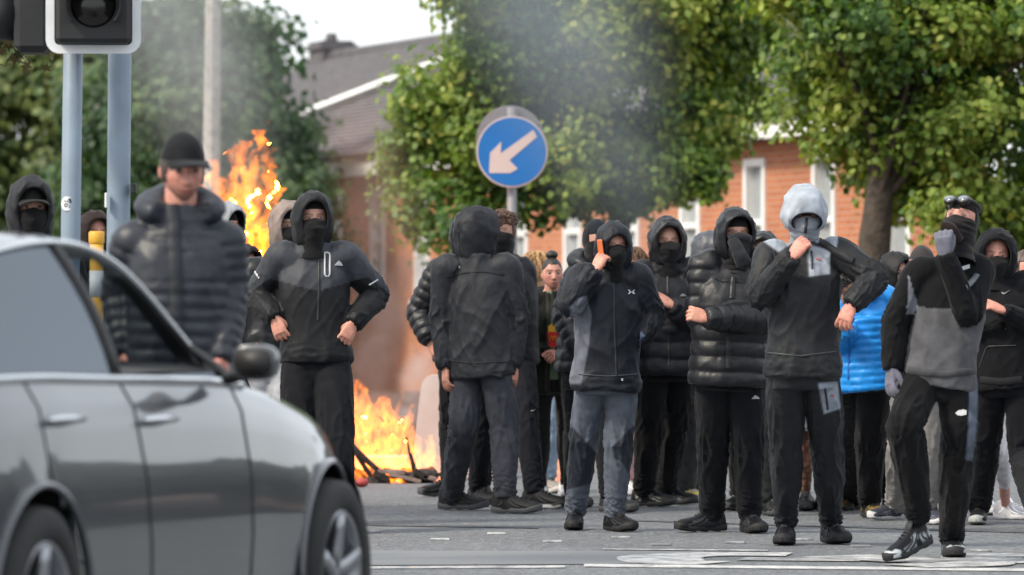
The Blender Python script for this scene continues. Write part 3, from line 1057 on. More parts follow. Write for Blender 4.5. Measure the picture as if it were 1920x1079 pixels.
def strip(name, tree, pts, width, col, parent, mat='print', closed=False, lift=.004):
    """a narrow band lying on a garment along a line"""
    pts = [np.array(p, float) for p in pts]
    if closed:
        pts = pts + [pts[0]]
    S = []
    for a, b in zip(pts, pts[1:]):
        n = max(1, int(np.linalg.norm(b - a) / 5))
        S += [a + (b - a) * i / n for i in range(n)]
    if not closed:
        S.append(pts[-1])
    H = [hit(tree, *p) for p in S]
    H = [h for h in H if h is not None]
    if len(H) < 2:
        return None
    pos = np.array([h[0] for h in H])
    nor = np.array([h[1] if h[1][1] < 0 else -h[1] for h in H])
    if len(pos) > 3:                                   # even out the cloth's relief
        kx = np.array([.25, .5, .25])
        for c in range(3):
            pos[1:-1, c] = np.convolve(pos[:, c], kx, 'valid')
            nor[1:-1, c] = np.convolve(nor[:, c], kx, 'valid')
    if closed:
        T = np.roll(pos, -1, 0) - np.roll(pos, 1, 0)
    else:
        T = np.gradient(pos, axis=0)
    side = np.cross(T, nor)
    side /= np.maximum(np.linalg.norm(side, axis=1), 1e-9)[:, None]
    nor = nor / np.linalg.norm(nor, axis=1)[:, None]
    h = width / 2
    rows = np.stack([pos - side * h - nor * .003, pos - side * h * .8 + nor * lift, pos + side * h * .8 + nor * lift, pos + side * h - nor * .003], 1)
    n = len(rows)
    V = rows.reshape(-1, 3)
    Fs = []
    for i in range(n if closed else n - 1):
        m = (i + 1) % n
        for c in range(3):
            Fs.append((i * 4 + c, i * 4 + c + 1, m * 4 + c + 1, m * 4 + c))
    return mk(name, V, Fs, M[mat], parent, np.array(col, float))

def patch(name, tree, polys, col, parent, mat='print', lift=.005):
    """small printed shapes: outlines in photo pixels, laid on the garment"""
    parts = []
    for poly in polys:
        H = [hit(tree, *p) for p in poly]
        if any(h is None for h in H):
            continue
        pos = np.array([h[0] for h in H])
        nor = np.mean([h[1] if h[1][1] < 0 else -h[1] for h in H], axis=0)
        nor = unit(nor)
        cen = pos.mean(0)
        flat = pos - ((pos - cen) @ nor)[:, None] * nor * .6
        n = len(pos)
        V = np.vstack([flat + nor * lift, flat - nor * .006])
        Fs = [tuple(range(n))] + [(i, i + n, (i + 1) % n + n, (i + 1) % n) for i in range(n)]
        parts.append((V, Fs))
    if not parts:
        return None
    V, Fs = join(*parts)
    return mk(name, V, Fs, M[mat], parent, np.array(col, float), smooth=False)

def px_of(V):
    return np.stack([CX + V[:, 0] * F / V[:, 1], HY - (V[:, 2] - CH) * F / V[:, 1]], -1)

def inside(pts, poly):
    x, y = pts[:, 0], pts[:, 1]
    r = np.zeros(len(pts), bool)
    for (x1, y1), (x2, y2) in zip(poly, poly[1:] + poly[:1]):
        c = ((y1 > y) != (y2 > y)) & (x < (x2 - x1) * (y - y1) / ((y2 - y1) if y2 != y1 else 1e-9) + x1)
        r ^= c
    return r

def soft(C, V, N, poly, col, nmax=.35, edge=2.2):
    """lay a colour panel with a crisp, slightly soft edge"""
    p = px_of(V)
    d = np.full(len(p), 1e9)
    for a, b in zip(poly, poly[1:] + poly[:1]):
        a, b = np.array(a, float), np.array(b, float)
        t = np.clip(((p - a) @ (b - a)) / max((b - a) @ (b - a), 1e-9), 0, 1)
        d = np.minimum(d, np.linalg.norm(p - (a + t[:, None] * (b - a)), axis=1))
    sd = np.where(inside(p, poly), d, -d)
    w = sstep(-edge, edge, sd) * (N[:, 1] < nmax)
    return C * (1 - w[:, None]) + np.array(col) * w[:, None]

def swoosh(cx, cy, w, flip=1):
    """tick mark outline, w pixels wide"""
    pts = [(-.5, -.02), (-.44, .16), (-.28, .22), (-.05, .14), (.5, -.22), (0.0, .02), (-.22, .06), (-.36, .04), (-.42, -.06)]
    return [(cx + flip * a * w, cy + b * w) for a, b in pts]
# ------------------------------------------------------------------ the setting: ground, road, pavement, markings
def asphalt(name, a, b, speck, rough=0.85):
    m, t, bs, _ = new_mat(name)
    tc = nd(t, "ShaderNodeTexCoord")
    n1 = nd(t, "ShaderNodeTexNoise"); n1.inputs["Scale"].default_value = 0.9; n1.inputs["Detail"].default_value = 8; n1.inputs["Roughness"].default_value = .65
    n2 = nd(t, "ShaderNodeTexNoise"); n2.inputs["Scale"].default_value = 14; n2.inputs["Detail"].default_value = 4; n2.inputs["Roughness"].default_value = .8
    vo = nd(t, "ShaderNodeTexVoronoi"); vo.inputs["Scale"].default_value = 48
    for n in (n1, n2, vo):
        t.links.new(tc.outputs["Object"], n.inputs["Vector"])
    c1 = nd(t, "ShaderNodeValToRGB")
    c1.color_ramp.elements[0].position, c1.color_ramp.elements[1].position = .32, .70
    c1.color_ramp.elements[0].color, c1.color_ramp.elements[1].color = (*a, 1), (*b, 1)
    t.links.new(n1.outputs[0], c1.inputs[0])
    c2 = nd(t, "ShaderNodeMapRange")
    c2.inputs["From Min"].default_value, c2.inputs["From Max"].default_value = .32, .72
    c2.inputs["To Min"].default_value, c2.inputs["To Max"].default_value = .55, 1.5
    t.links.new(n2.outputs[0], c2.inputs["Value"])
    sc_ = nd(t, "ShaderNodeVectorMath", operation='SCALE')
    t.links.new(c1.outputs[0], sc_.inputs[0]); t.links.new(c2.outputs[0], sc_.inputs["Scale"])
    st = nd(t, "ShaderNodeMath", operation='GREATER_THAN'); st.inputs[1].default_value = .80
    t.links.new(vo.outputs["Color"], st.inputs[0])
    mx = nd(t, "ShaderNodeMixRGB"); mx.inputs[2].default_value = (*speck, 1)
    ml = nd(t, "ShaderNodeMath", operation='MULTIPLY'); ml.inputs[1].default_value = .55
    t.links.new(st.outputs[0], ml.inputs[0]); t.links.new(ml.outputs[0], mx.inputs[0])
    t.links.new(sc_.outputs[0], mx.inputs[1]); t.links.new(mx.outputs[0], bs.inputs["Base Color"])
    bs.inputs["Roughness"].default_value = rough
    bs.inputs["Specular IOR Level"].default_value = .25
    bp = nd(t, "ShaderNodeBump"); bp.inputs["Strength"].default_value = .9; bp.inputs["Distance"].default_value = .012
    t.links.new(vo.outputs["Distance"], bp.inputs["Height"]); t.links.new(bp.outputs[0], bs.inputs["Normal"])
    return m

M['road'] = asphalt("road_asphalt", (.118, .126, .137), (.165, .174, .186), (.29, .30, .31))
M['patch'] = asphalt("repair_asphalt", (.085, .091, .098), (.115, .121, .129), (.22, .22, .225))
M['paving'] = asphalt("forecourt_paving", (.10, .065, .052), (.17, .11, .09), (.2, .15, .13))
M['verge'] = flat_mat("verge_grass", (.05, .075, .025), .9, vary=.4, vscale=3, bump=(30, .8, .05))
M['kerb'] = flat_mat("kerb_concrete", (.28, .27, .26), .85, vary=.2, vscale=6, bump=(40, .4, .01))

def slab(x0, x1, y0, y1, z):
    return np.array([(x0, y0, z), (x1, y0, z), (x1, y1, z), (x0, y1, z)], float), [(0, 1, 2, 3)]

struct(mk("ground", *slab(-900, 900, -60, 2400, -.012), M['verge'], smooth=False))
struct(mk("road", *slab(-60, 60, -30, 44.0, 0.0), M['road'], smooth=False))
pave = struct(mk("pavement", *slab(-60, 60, 44.16, 130, .115), M['paving'], smooth=False))
for i in range(14):
    kV, kF = box((-6.4 + i * .92, 44.08, .02), (.456, .08, .11), bev=.015)
    mk("kerbstone", kV, kF, M['kerb'], pave, smooth=False)

def paint_mat():
    m, t, b, _ = new_mat("worn_road_paint")
    tc = nd(t, "ShaderNodeTexCoord")
    n = nd(t, "ShaderNodeTexNoise"); n.inputs["Scale"].default_value = 7; n.inputs["Detail"].default_value = 9; n.inputs["Roughness"].default_value = .75
    t.links.new(tc.outputs["Object"], n.inputs["Vector"])
    at = nd(t, "ShaderNodeAttribute", attribute_name="Col")
    ad = nd(t, "ShaderNodeMath", operation='ADD')
    t.links.new(n.outputs[0], ad.inputs[0]); t.links.new(at.outputs["Fac"], ad.inputs[1])
    cr = nd(t, "ShaderNodeValToRGB")
    cr.color_ramp.elements[0].position, cr.color_ramp.elements[1].position = .60, .78
    cr.color_ramp.elements[0].color, cr.color_ramp.elements[1].color = (.155, .163, .172, 1), (.52, .52, .515, 1)
    t.links.new(ad.outputs[0], cr.inputs[0]); t.links.new(cr.outputs[0], b.inputs["Base Color"])
    b.inputs["Roughness"].default_value = .75
    return m
M['paint'] = paint_mat()

def ground_poly(name, pts, z=.004, keep=.3, parent=None):
    V = np.array([np.append(G(x, y)[:2], z) for x, y in pts])
    o = struct(mk(name, V, [tuple(range(len(V)))], M['paint'], parent, np.full(3, keep), smooth=False))
    return o

def ground_band(name, c, half, keep=.3, z=.004):
    """painted band of half width (m) along photo-measured ground points"""
    Q = np.array([G(x, y)[:2] for x, y in c])
    Q = catmull(Q, 6)
    T = np.gradient(Q, axis=0)
    nn = np.stack([-T[:, 1], T[:, 0]], -1)
    nn /= np.linalg.norm(nn, axis=1)[:, None]
    n = len(Q)
    V = np.zeros((2 * n, 3)); V[:n, :2] = Q - nn * half; V[n:, :2] = Q + nn * half; V[:, 2] = z
    return struct(mk(name, V, [(i, i + 1, n + i + 1, n + i) for i in range(n - 1)], M['paint'], None, np.full(3, keep), smooth=False))

ground_poly("road_marking_line", [(1130, 1032), (1440, 1035), (1440, 1032.5), (1130, 1030)], keep=.18)
ground_poly("road_marking_line", [(690, 1068), (1060, 1066), (1060, 1062), (690, 1064)], keep=.18)
ground_poly("road_marking_line", [(1095, 1064), (1960, 1073), (1960, 1068), (1095, 1059)], keep=.24)
ground_poly("road_marking_wash", [(690, 1061.5), (1320, 1058), (1320, 1035), (690, 1034)], keep=-.03)
ground_band("road_marking_letter", [(1480, 1041.5), (1340, 1041), (1250, 1045), (1236, 1050), (1260, 1056), (1340, 1058)], .21, .22, .006)
ground_band("road_marking_letter", [(1390, 1050), (1500, 1051), (1620, 1052)], .16, .14, .006)
ground_band("road_marking_letter", [(1560, 1045), (1640, 1049), (1720, 1054), (1800, 1056), (1810, 1061), (1700, 1064)], .22, .18, .008)
ground_band("road_marking_letter", [(1880, 1040), (1840, 1046), (1860, 1052), (1960, 1056)], .2, .14, .006)
for sx, sy in ((698, 998), (825, 1013), (931, 1002), (1036, 1017), (1165, 1009), (1240, 1023), (1378, 1019), (1505, 1013), (1614, 1026), (1839, 1034), (1907, 1047), (1715, 1017)):
    g = G(sx, sy)
    V, Fs = box((g[0], g[1], .004), (.052, .052, .006), bev=.004)
    struct(mk("road_stud", V, Fs, M['paint'], None, np.full(3, .16 if sx < 1200 else .10), smooth=False))
# darker repair strips and a seam across the carriageway
struct(mk("road_repair", np.array([np.append(G(x, y)[:2], .004) for x, y in ((640, 986), (1010, 992), (1010, 989), (640, 982))]), [(0, 1, 2, 3)], M['patch'], smooth=False))
struct(mk("road_repair", np.array([np.append(G(x, y)[:2], .004) for x, y in ((1180, 978), (2000, 1003), (2000, 1000), (1180, 976))]), [(0, 1, 2, 3)], M['patch'], smooth=False))

# ------------------------------------------------------------------ the brick building behind
def brick_mat():
    m, t, b, _ = new_mat("red_brickwork")
    uv = nd(t, "ShaderNodeAttribute", attribute_name="Col")     # wall coordinates in metres
    br = nd(t, "ShaderNodeTexBrick")
    br.inputs["Scale"].default_value = 1.0
    br.inputs["Brick Width"].default_value, br.inputs["Row Height"].default_value = .225, .075
    br.inputs["Mortar Size"].default_value = .010
    br.inputs["Color1"].default_value = (.46, .165, .070, 1)
    br.inputs["Color2"].default_value = (.36, .115, .052, 1)
    br.inputs["Mortar"].default_value = (.42, .26, .18, 1)
    t.links.new(uv.outputs["Vector"], br.inputs["Vector"])
    no = nd(t, "ShaderNodeTexNoise"); no.inputs["Scale"].default_value = .7; no.inputs["Detail"].default_value = 6
    t.links.new(uv.outputs["Vector"], no.inputs["Vector"])
    mr = nd(t, "ShaderNodeMapRange"); mr.inputs["To Min"].default_value, mr.inputs["To Max"].default_value = .75, 1.25
    t.links.new(no.outputs[0], mr.inputs["Value"])
    s_ = nd(t, "ShaderNodeVectorMath", operation='SCALE')
    t.links.new(br.outputs["Color"], s_.inputs[0]); t.links.new(mr.outputs[0], s_.inputs["Scale"])
    t.links.new(s_.outputs[0], b.inputs["Base Color"])
    b.inputs["Roughness"].default_value = .9
    bp = nd(t, "ShaderNodeBump"); bp.inputs["Strength"].default_value = .6; bp.inputs["Distance"].default_value = .01; bp.invert = True
    t.links.new(br.outputs["Fac"], bp.inputs["Height"]); t.links.new(bp.outputs[0], b.inputs["Normal"])
    return m
M['brick'] = brick_mat()
M['white_paint'] = flat_mat("white_painted_board", (.74, .75, .74), .6, vary=.08, vscale=3)
M['slate'] = flat_mat("grey_roof_slates", (.105, .098, .105), .8, vary=.35, vscale=5, bump=(14, .8, .03))
M['pane'] = flat_mat("window_glass", (.30, .33, .35), .12, vary=.1)
M['dark'] = flat_mat("dark_gutter", (.03, .03, .032), .6)

FA, FB = np.array([-2.97, 88.0]), np.array([3.30, 67.0])
fe = (FB - FA) / np.linalg.norm(FB - FA)
fn = np.array([fe[1], -fe[0]])                        # outward, towards the left of the picture and the camera
fn = fn if fn[1] < 0 else -fn
f3 = lambda a, o, z: np.array([*(FA + fe * a + fn * o), z])
FL = np.linalg.norm(FB - FA)
bld = empty("brick_building", f3(0, 0, 0))
tag(bld, "long single-storey red brick building with white windows and slate roof behind the trees", "building")

def fbox(a0, a1, o0, o1, z0, z1):
    V = np.array([f3(a, o, z) for z in (z0, z1) for o in (o0, o1) for a in (a0, a1)])
    return V, [(0, 2, 3, 1), (4, 5, 7, 6), (0, 1, 5, 4), (2, 6, 7, 3), (0, 4, 6, 2), (1, 3, 7, 5)]

def fcoord(V):
    d = V[:, :2] - FA
    return np.stack([d @ fe, V[:, 2], d @ fn], -1)

wz0, wz1, ww = 1.45, 3.10, .78
wins = [(.044 + .112 * i) * FL for i in range(-7, 11)]
wp, prev = [], -19
for a in wins:
    wp.append(fbox(prev, a - ww / 2, -.3, 0, -.1, 3.32))
    wp.append(fbox(a - ww / 2, a + ww / 2, -.3, -.004, -.1, wz0))
    wp.append(fbox(a - ww / 2, a + ww / 2, -.3, -.004, wz1, 3.32))
    prev = a + ww / 2
wp.append(fbox(prev, FL + 5.5, -.3, 0, -.1, 3.32))
wp.append(fbox(-19, -18.7, -9, -.3, -.1, 3.32))
V, Fs = join(*wp)
mk("wall", V, Fs, M['brick'], bld, fcoord(V), smooth=False)
for a in wins:
    fr = [fbox(a - ww / 2, a - ww / 2 + .10, -.12, .03, wz0, wz1), fbox(a + ww / 2 - .10, a + ww / 2, -.12, .03, wz0, wz1),
          fbox(a - ww / 2 + .10, a + ww / 2 - .10, -.12, .026, wz0, wz0 + .09), fbox(a - ww / 2 + .10, a + ww / 2 - .10, -.12, .026, wz1 - .09, wz1),
          fbox(a - ww / 2 + .10, a + ww / 2 - .10, -.10, .015, 2.30, 2.37)]
    wf = mk("window", *join(*fr), M['white_paint'], bld, smooth=False)
    mk("pane", *fbox(a - ww / 2 + .10, a + ww / 2 - .10, -.09, -.07, wz0 + .09, 2.30), M['pane'], wf, smooth=False)
    mk("pane", *fbox(a - ww / 2 + .10, a + ww / 2 - .10, -.09, -.07, 2.37, wz1 - .09), M['pane'], wf, smooth=False)
    mk("sill", *fbox(a - ww / 2 - .05, a + ww / 2 + .05, -.05, .09, wz0 - .07, wz0 - .002), M['white_paint'], wf, smooth=False)
mk("fascia", *fbox(-19.4, FL + 6, .30, .36, 3.30, 3.62), M['white_paint'], bld, smooth=False)
mk("soffit", *fbox(-19.4, FL + 6, .0, .298, 3.30, 3.33), M['dark'], bld, smooth=False)
mk("gutter", *tube([f3(-19.4, .41, 3.60), f3(FL + 6, .41, 3.60)], .055, hint=(0, 0, 1), seg=10), M['dark'], bld)
# roof: courses of slates, each a step of its own
R0, R1 = np.array([.46, 3.60]), np.array([-4.6, 6.0])
ncr = 30
rp = []
for i in range(ncr):
    p, q_ = R0 + (R1 - R0) * i / ncr, R0 + (R1 - R0) * (i + 1) / ncr
    a0, a1 = -19.45 + .05 * i, FL + 6
    V = np.array([f3(a0, p[0], p[1] + .035), f3(a1, p[0], p[1] + .035), f3(a1, q_[0], q_[1] + .01), f3(a0, q_[0], q_[1] + .01), f3(a0, p[0], p[1] - .02), f3(a1, p[0], p[1] - .02)])
    rp.append((V, [(0, 1, 2, 3), (4, 5, 1, 0)]))
roof = mk("roof", *join(*rp), M['slate'], bld, smooth=False)
mk("ridge", *tube([f3(-18, -4.6, 6.03), f3(FL + 6, -4.6, 5.78)], .11, hint=(0, 0, 1), seg=8), M['slate'], roof)
# white boarded verge of the lower roof that runs up the slope
mk("bargeboard", *tube([f3(-7.6, -.3, 4.03), f3(-5.5, -1.8, 4.74), f3(-3.4, -3.3, 5.45)], .12, .20, hint=(0, 0, 1), seg=4, power=2.0), M['white_paint'], roof, smooth=False)
ch = mk("chimney", *join(fbox(-17.6, -16.6, -5.0, -4.4, 5.5, 6.32), fbox(-17.66, -16.54, -5.06, -4.34, 6.16, 6.26)), M['slate'], roof, fcoord(join(fbox(-17.6, -16.6, -5.0, -4.4, 5.5, 6.32), fbox(-17.66, -16.54, -5.06, -4.34, 6.16, 6.26))[0]), smooth=False)
mk("chimney_pot", *tube([f3(-17.1, -4.7, 6.3), f3(-17.1, -4.7, 6.48)], [.13, .10], hint=(1, 0, 0), seg=12), M['slate'], roof)

# ------------------------------------------------------------------ trees
def leaf_mat():
    m, t, b, out = new_mat("leaves")
    at = nd(t, "ShaderNodeAttribute", attribute_name="Col")
    t.links.new(at.outputs["Color"], b.inputs["Base Color"])
    b.inputs["Roughness"].default_value = .45
    b.inputs["Specular IOR Level"].default_value = .4
    tl = nd(t, "ShaderNodeBsdfTranslucent")
    hs = nd(t, "ShaderNodeHueSaturation"); hs.inputs["Saturation"].default_value = 1.15; hs.inputs["Value"].default_value = 1.5
    t.links.new(at.outputs["Color"], hs.inputs["Color"]); t.links.new(hs.outputs[0], tl.inputs[0])
    ms = nd(t, "ShaderNodeMixShader"); ms.inputs[0].default_value = .38
    t.links.new(b.outputs[0], ms.inputs[1]); t.links.new(tl.outputs[0], ms.inputs[2]); t.links.new(ms.outputs[0], out.inputs[0])
    return m
M['leaf'] = leaf_mat()
M['bark'] = flat_mat("bark", (.060, .048, .038), .95, vary=.45, vscale=9, bump=(22, 1.0, .03))

LOBED = np.array([(0, -.5, 0), (.10, -.18, .01), (.48, -.22, .05), (.26, .02, .03), (.44, .28, .06), (.14, .20, .02), (0, .55, -.02), (-.14, .20, .02), (-.44, .28, .06), (-.26, .02, .03), (-.48, -.22, .05), (-.10, -.18, .01)])
OVAL = np.array([(0, -.5, 0), (.30, -.22, .07), (.34, .12, .06), (.06, .5, -.03), (-.30, .16, .06), (-.33, -.18, .07)])

def leaves(pos, size, rs, shape, colors, droop=.35, outw=0.0):
    n, m = len(pos), len(shape)
    nrm = rs.normal(size=(n, 3)) * .6 + np.array([-.10, -.15, .6]) + outw * .8
    nrm /= np.linalg.norm(nrm, axis=1)[:, None]
    tip = rs.normal(size=(n, 3)) + np.array([0, 0, -droop * 2])
    tip -= (tip * nrm).sum(1)[:, None] * nrm
    tip /= np.linalg.norm(tip, axis=1)[:, None]
    sd = np.cross(tip, nrm)
    sz = size * rs.uniform(.65, 1.3, n)
    V = pos[:, None, :] + sz[:, None, None] * (shape[None, :, 0, None] * sd[:, None, :] + shape[None, :, 1, None] * tip[:, None, :] + shape[None, :, 2, None] * nrm[:, None, :])
    C = np.repeat(colors, m, axis=0)
    Fs = (np.arange(n)[:, None] * m + np.arange(m)[None, :]).tolist()
    return V.reshape(-1, 3), Fs, C

def tree(name, label, base, trunk_r, blobs, nclump, per, size, pal, seed, shape=OVAL, clump=.28, trunk_top=None, fork=1.9, cat="tree", bend=(0, 0), group="trees behind the crowd", bough_r=.42):
    """blobs: ellipsoids (centre, radii) that the crown fills"""
    rs = np.random.default_rng(seed)
    base = np.array([base[0], base[1], base[2] if len(base) > 2 else .0])
    root = empty(name, base)
    tag(root, label, cat, group)
    bc = np.array([b[0] for b in blobs], float)
    br = np.array([b[1] for b in blobs], float)
    cen = bc.mean(0)
    ttop = trunk_top or (cen[2] + .3)
    tpts = np.array([base + (0, 0, -.1), base + (bend[0] * .3, bend[1] * .3, fork * .5), base + (bend[0], bend[1], fork), np.array([cen[0] * .5 + base[0] * .5, cen[1] * .5 + base[1] * .5, ttop])])
    Q = catmull(np.hstack([tpts, [[trunk_r * 1.35], [trunk_r], [trunk_r * .85], [trunk_r * .3]]]), 6)
    tp = [tube(Q[:, :3], Q[:, 3] * (1 + .06 * rs.normal(size=len(Q))), hint=(1, .1, 0), seg=14)]
    vol = br.prod(1)
    nb = max(12, int(nclump / 9))                    # boughs: the crown's larger light and dark masses
    which = rs.choice(len(blobs), nb, p=vol / vol.sum())
    d = rs.normal(size=(nb, 3))
    d /= np.linalg.norm(d, axis=1)[:, None]
    rad = rs.uniform(.15, 1, nb) ** .45
    bough = bc[which] + br[which] * d * rad[:, None] * 1.04
    bi = rs.integers(nb, size=nclump)
    off_ = rs.normal(size=(nclump, 3))
    off_ /= np.linalg.norm(off_, axis=1)[:, None]
    off_ *= (rs.uniform(.2, 1, nclump) ** .5)[:, None]
    brr = bough_r * rs.uniform(.65, 1.3, nb)
    cl = bough[bi] + off_ * brr[bi][:, None] * np.array([1, 1, .62])
    for i in range(min(26, nclump)):
        tgt = cl[rs.integers(nclump)]
        st = Q[rs.integers(13, len(Q) - 2), :3]
        mid = (st + tgt) / 2 + np.array([0, 0, .25]) * rs.uniform(-.3, 1)
        B = catmull(np.hstack([np.array([st, mid, tgt]), [[trunk_r * .22], [trunk_r * .14], [trunk_r * .05]]]), 5)
        tp.append(tube(B[:, :3], B[:, 3], hint=(.3, .2, 1), seg=7))
    tV, tF = join(*tp)
    tV = tV + .012 * trunk_r / .15 * pn(tV * np.array([16, 16, 5]))[:, None]
    mk("trunk", tV, tF, M['bark'], root)
    cb = np.clip(rs.uniform(0, 1, nb)[bi] * .7 + rs.uniform(0, 1, nclump) * .3, 0, 1)
    ci = np.repeat(np.arange(nclump), per)
    flat = np.clip(rs.normal(size=(nclump * per, 3)), -1.7, 1.7) * clump * np.array([1, 1, .7]) * rs.uniform(.6, 1.4, nclump)[ci][:, None]
    pos = cl[ci] + flat
    pal = np.array(pal)
    t = np.clip(cb[ci] * .9 + rs.normal(size=len(ci)) * .14 + .04, 0, .999) * (len(pal) - 1)
    i0 = t.astype(int)
    C = pal[i0] * (1 - (t - i0))[:, None] + pal[np.minimum(i0 + 1, len(pal) - 1)] * (t - i0)[:, None]
    C = C * rs.uniform(.75, 1.25, len(ci))[:, None]
    outw = (pos - bough[bi][ci]) / bough_r
    V, Fs, C = leaves(pos, size, rs, shape, C, outw=outw)
    o = mk("crown", V, Fs, M['leaf'], root, C, smooth=False)
    o["kind"] = "stuff"
    return root

GREEN = [(.034, .082, .022), (.072, .145, .030), (.150, .235, .042), (.235, .310, .055), (.320, .330, .075)]
DEEP = [(.028, .066, .028), (.040, .086, .034), (.060, .115, .040), (.095, .150, .046)]
OLIVE = [(.028, .036, .016), (.050, .052, .020), (.085, .070, .028), (.110, .075, .035)]
PALE = [(.055, .090, .034), (.090, .130, .042), (.135, .175, .052), (.175, .205, .070)]

# right-hand tree, in front of the building
tree("maple_tree", "big leafy green tree at the right with a thick dark trunk", (3.19, 50), .165,
     [((3.55, 50.3, 3.75), (1.15, 1.3, 1.75)), ((4.5, 50.6, 3.9), (1.3, 1.4, 1.9)), ((3.0, 49.7, 3.9), (.62, .8, 1.35)), ((3.9, 50.6, 5.2), (1.7, 1.5, 1.3)), ((4.6, 51.4, 2.6), (1.2, .9, .8)), ((3.25, 49.5, 2.55), (.75, .5, .5)), ((4.3, 49.7, 2.4), (.95, .5, .55)), ((2.55, 49.8, 4.3), (.45, .7, 1.0))],
     1500, 84, .080, GREEN, 11, OVAL, .14, fork=1.9, bough_r=.40)
# middle tree, behind the round sign
tree("maple_tree", "wide green tree in the middle, behind the round blue sign", (1.12, 58), .13,
     [((.25, 58.0, 4.3), (1.12, 1.3, 1.9)), ((1.25, 58.3, 4.0), (1.3, 1.3, 1.75)), ((.9, 58.0, 3.1), (1.2, 1.0, .9)), ((2.1, 58.4, 4.1), (.85, 1.0, 1.2)), ((-.55, 58.2, 3.0), (.55, .8, .8)), ((1.2, 58.0, 5.6), (1.85, 1.5, 1.0)), ((.25, 57.8, 2.45), (.55, .6, .42)), ((-.75, 57.6, 2.55), (.42, .5, .5)), ((1.75, 57.8, 2.75), (.5, .6, .55))],
     1600, 84, .085, GREEN, 12, OVAL, .15, fork=1.7, bough_r=.44)
# far trees on the left
tree("broadleaf_tree", "tall dark green tree just left of the slate roof", (-4.3, 84), .2,
     [((-4.2, 84, 3.4), (1.15, 1.2, 1.8)), ((-4.7, 84.5, 4.8), (.85, 1.1, 1.3)), ((-3.5, 83.6, 2.4), (.65, .8, 1.2))], 600, 44, .15, DEEP, 13, OVAL, .34, fork=1.3)
tree("broadleaf_tree", "hazy green tree behind the pale lamp column", (-5.3, 90), .22,
     [((-5.2, 90, 4.0), (1.3, 1.3, 2.1)), ((-4.9, 90.4, 5.5), (.95, 1.1, .9)), ((-5.9, 89.5, 2.3), (1.1, 1.0, 1.4)), ((-4.5, 89.5, 1.9), (.9, 1.0, 1.1))], 520, 44, .17, DEEP, 14, OVAL, .38, fork=1.5)
tree("broadleaf_tree", "pale green tree behind the two traffic signal poles", (-8.0, 100), .22,
     [((-7.7, 99, 4.6), (1.5, 1.3, 2.2)), ((-8.6, 99, 2.8), (1.3, 1.2, 1.7)), ((-7.0, 98.5, 2.0), (1.1, 1.0, 1.3)), ((-9.2, 99.2, 5.2), (1.2, 1.2, 1.6))], 560, 44, .18, PALE, 15, OVAL, .38, fork=1.5)
tree("hedge", "low pale green hedge far behind the hooded people on the left", (-6.5, 85), .06,
     [((-7.4, 86, .9), (1.1, .7, 1.0)), ((-5.9, 86, .8), (1.1, .7, .95)), ((-4.6, 85, .8), (1.0, .7, .9)), ((-3.7, 84.5, .7), (.7, .6, .8))], 300, 36, .15, PALE, 16, OVAL, .26, fork=.4, trunk_top=.8, cat="hedge")
# near tree at the left edge
tree("autumn_tree", "brown-green foliage hanging in at the left edge above the hooded figure", (-4.6, 33), .16,
     [((-3.75, 33, 3.35), (.78, .8, .95)), ((-4.4, 33.2, 4.0), (1.0, 1.0, 1.2)), ((-3.15, 32.9, 2.75), (.36, .4, .45)), ((-3.0, 32.9, 3.2), (.35, .4, .5))], 170, 44, .075, OLIVE, 17, LOBED, .15, fork=1.9)
# bright bushes under the right-hand tree
tree("bush", "bright yellow-green bush far behind the man with goggles", (5.6, 74), .05,
     [((5.35, 74, 1.4), (.75, .6, 1.15)), ((6.3, 74.3, 1.6), (.6, .6, 1.2))], 130, 36, .16, PALE[1:] + [(.22, .27, .06)], 18, OVAL, .22, fork=.4, trunk_top=1.2, cat="bush")
tree("bush", "bright green bush at the right edge behind the black hood", (5.95, 66), .05,
     [((6.0, 66, 1.5), (.55, .5, 1.0))], 80, 36, .15, PALE[1:] + [(.22, .27, .06)], 19, OVAL, .2, fork=.4, trunk_top=1.2, cat="bush")

# tree line across the road to the right, beyond the frame: the car's flank mirrors it
rs = np.random.default_rng(21)
tl = []
for i in range(26):
    y = 2 + i * 2.9
    tl.append(ball((17.5 + rs.uniform(-1, 1), y, 1.5 + rs.uniform(-.4, .4)), (2.0, 2.3, rs.uniform(.8, 2.2)), nu=12, nv=9))
V, Fs = remesh(*join(*tl), .35, 1)
V = V + normals(V, Fs) * (.5 * pn(V * 1.3) + .25 * pn(V * 3))[:, None]
tl_o = stuff(mk("treeline", V, Fs, M['leaf'], None, np.array((.016, .022, .014)), smooth=False))
tl_o["label"], tl_o["category"] = "dark tree line across the road, mirrored in the car's side", "trees"
# ------------------------------------------------------------------ car in the foreground
def car_paint():
    m, t, b, _ = new_mat("dark_grey_car_paint")
    b.inputs["Base Color"].default_value = (.056, .062, .070, 1)
    b.inputs["Metallic"].default_value = .35
    b.inputs["Roughness"].default_value = .30
    b.inputs["Coat Weight"].default_value = 1.0
    b.inputs["Coat Roughness"].default_value = .04
    bump_in(t, b, 900, .03, .001)
    return m
M['car'] = car_paint()
M['chrome'] = flat_mat("bright_trim", (.62, .64, .66), .22, 1.0, vary=.03)
M['tyre'] = flat_mat("tyre_rubber", (.018, .018, .019), .8, vary=.2, vscale=20, bump=(60, .3, .004))
M['rim'] = flat_mat("alloy_rim", (.34, .35, .37), .35, .8, vary=.05)
M['black'] = flat_mat("black_plastic", (.012, .012, .013), .55, vary=.1)
M['seat'] = flat_mat("car_upholstery", (.02, .02, .021), .8)
M['lamp_red'] = flat_mat("red_lamp_cover", (.35, .01, .012), .2, vary=.1, coat=.5)

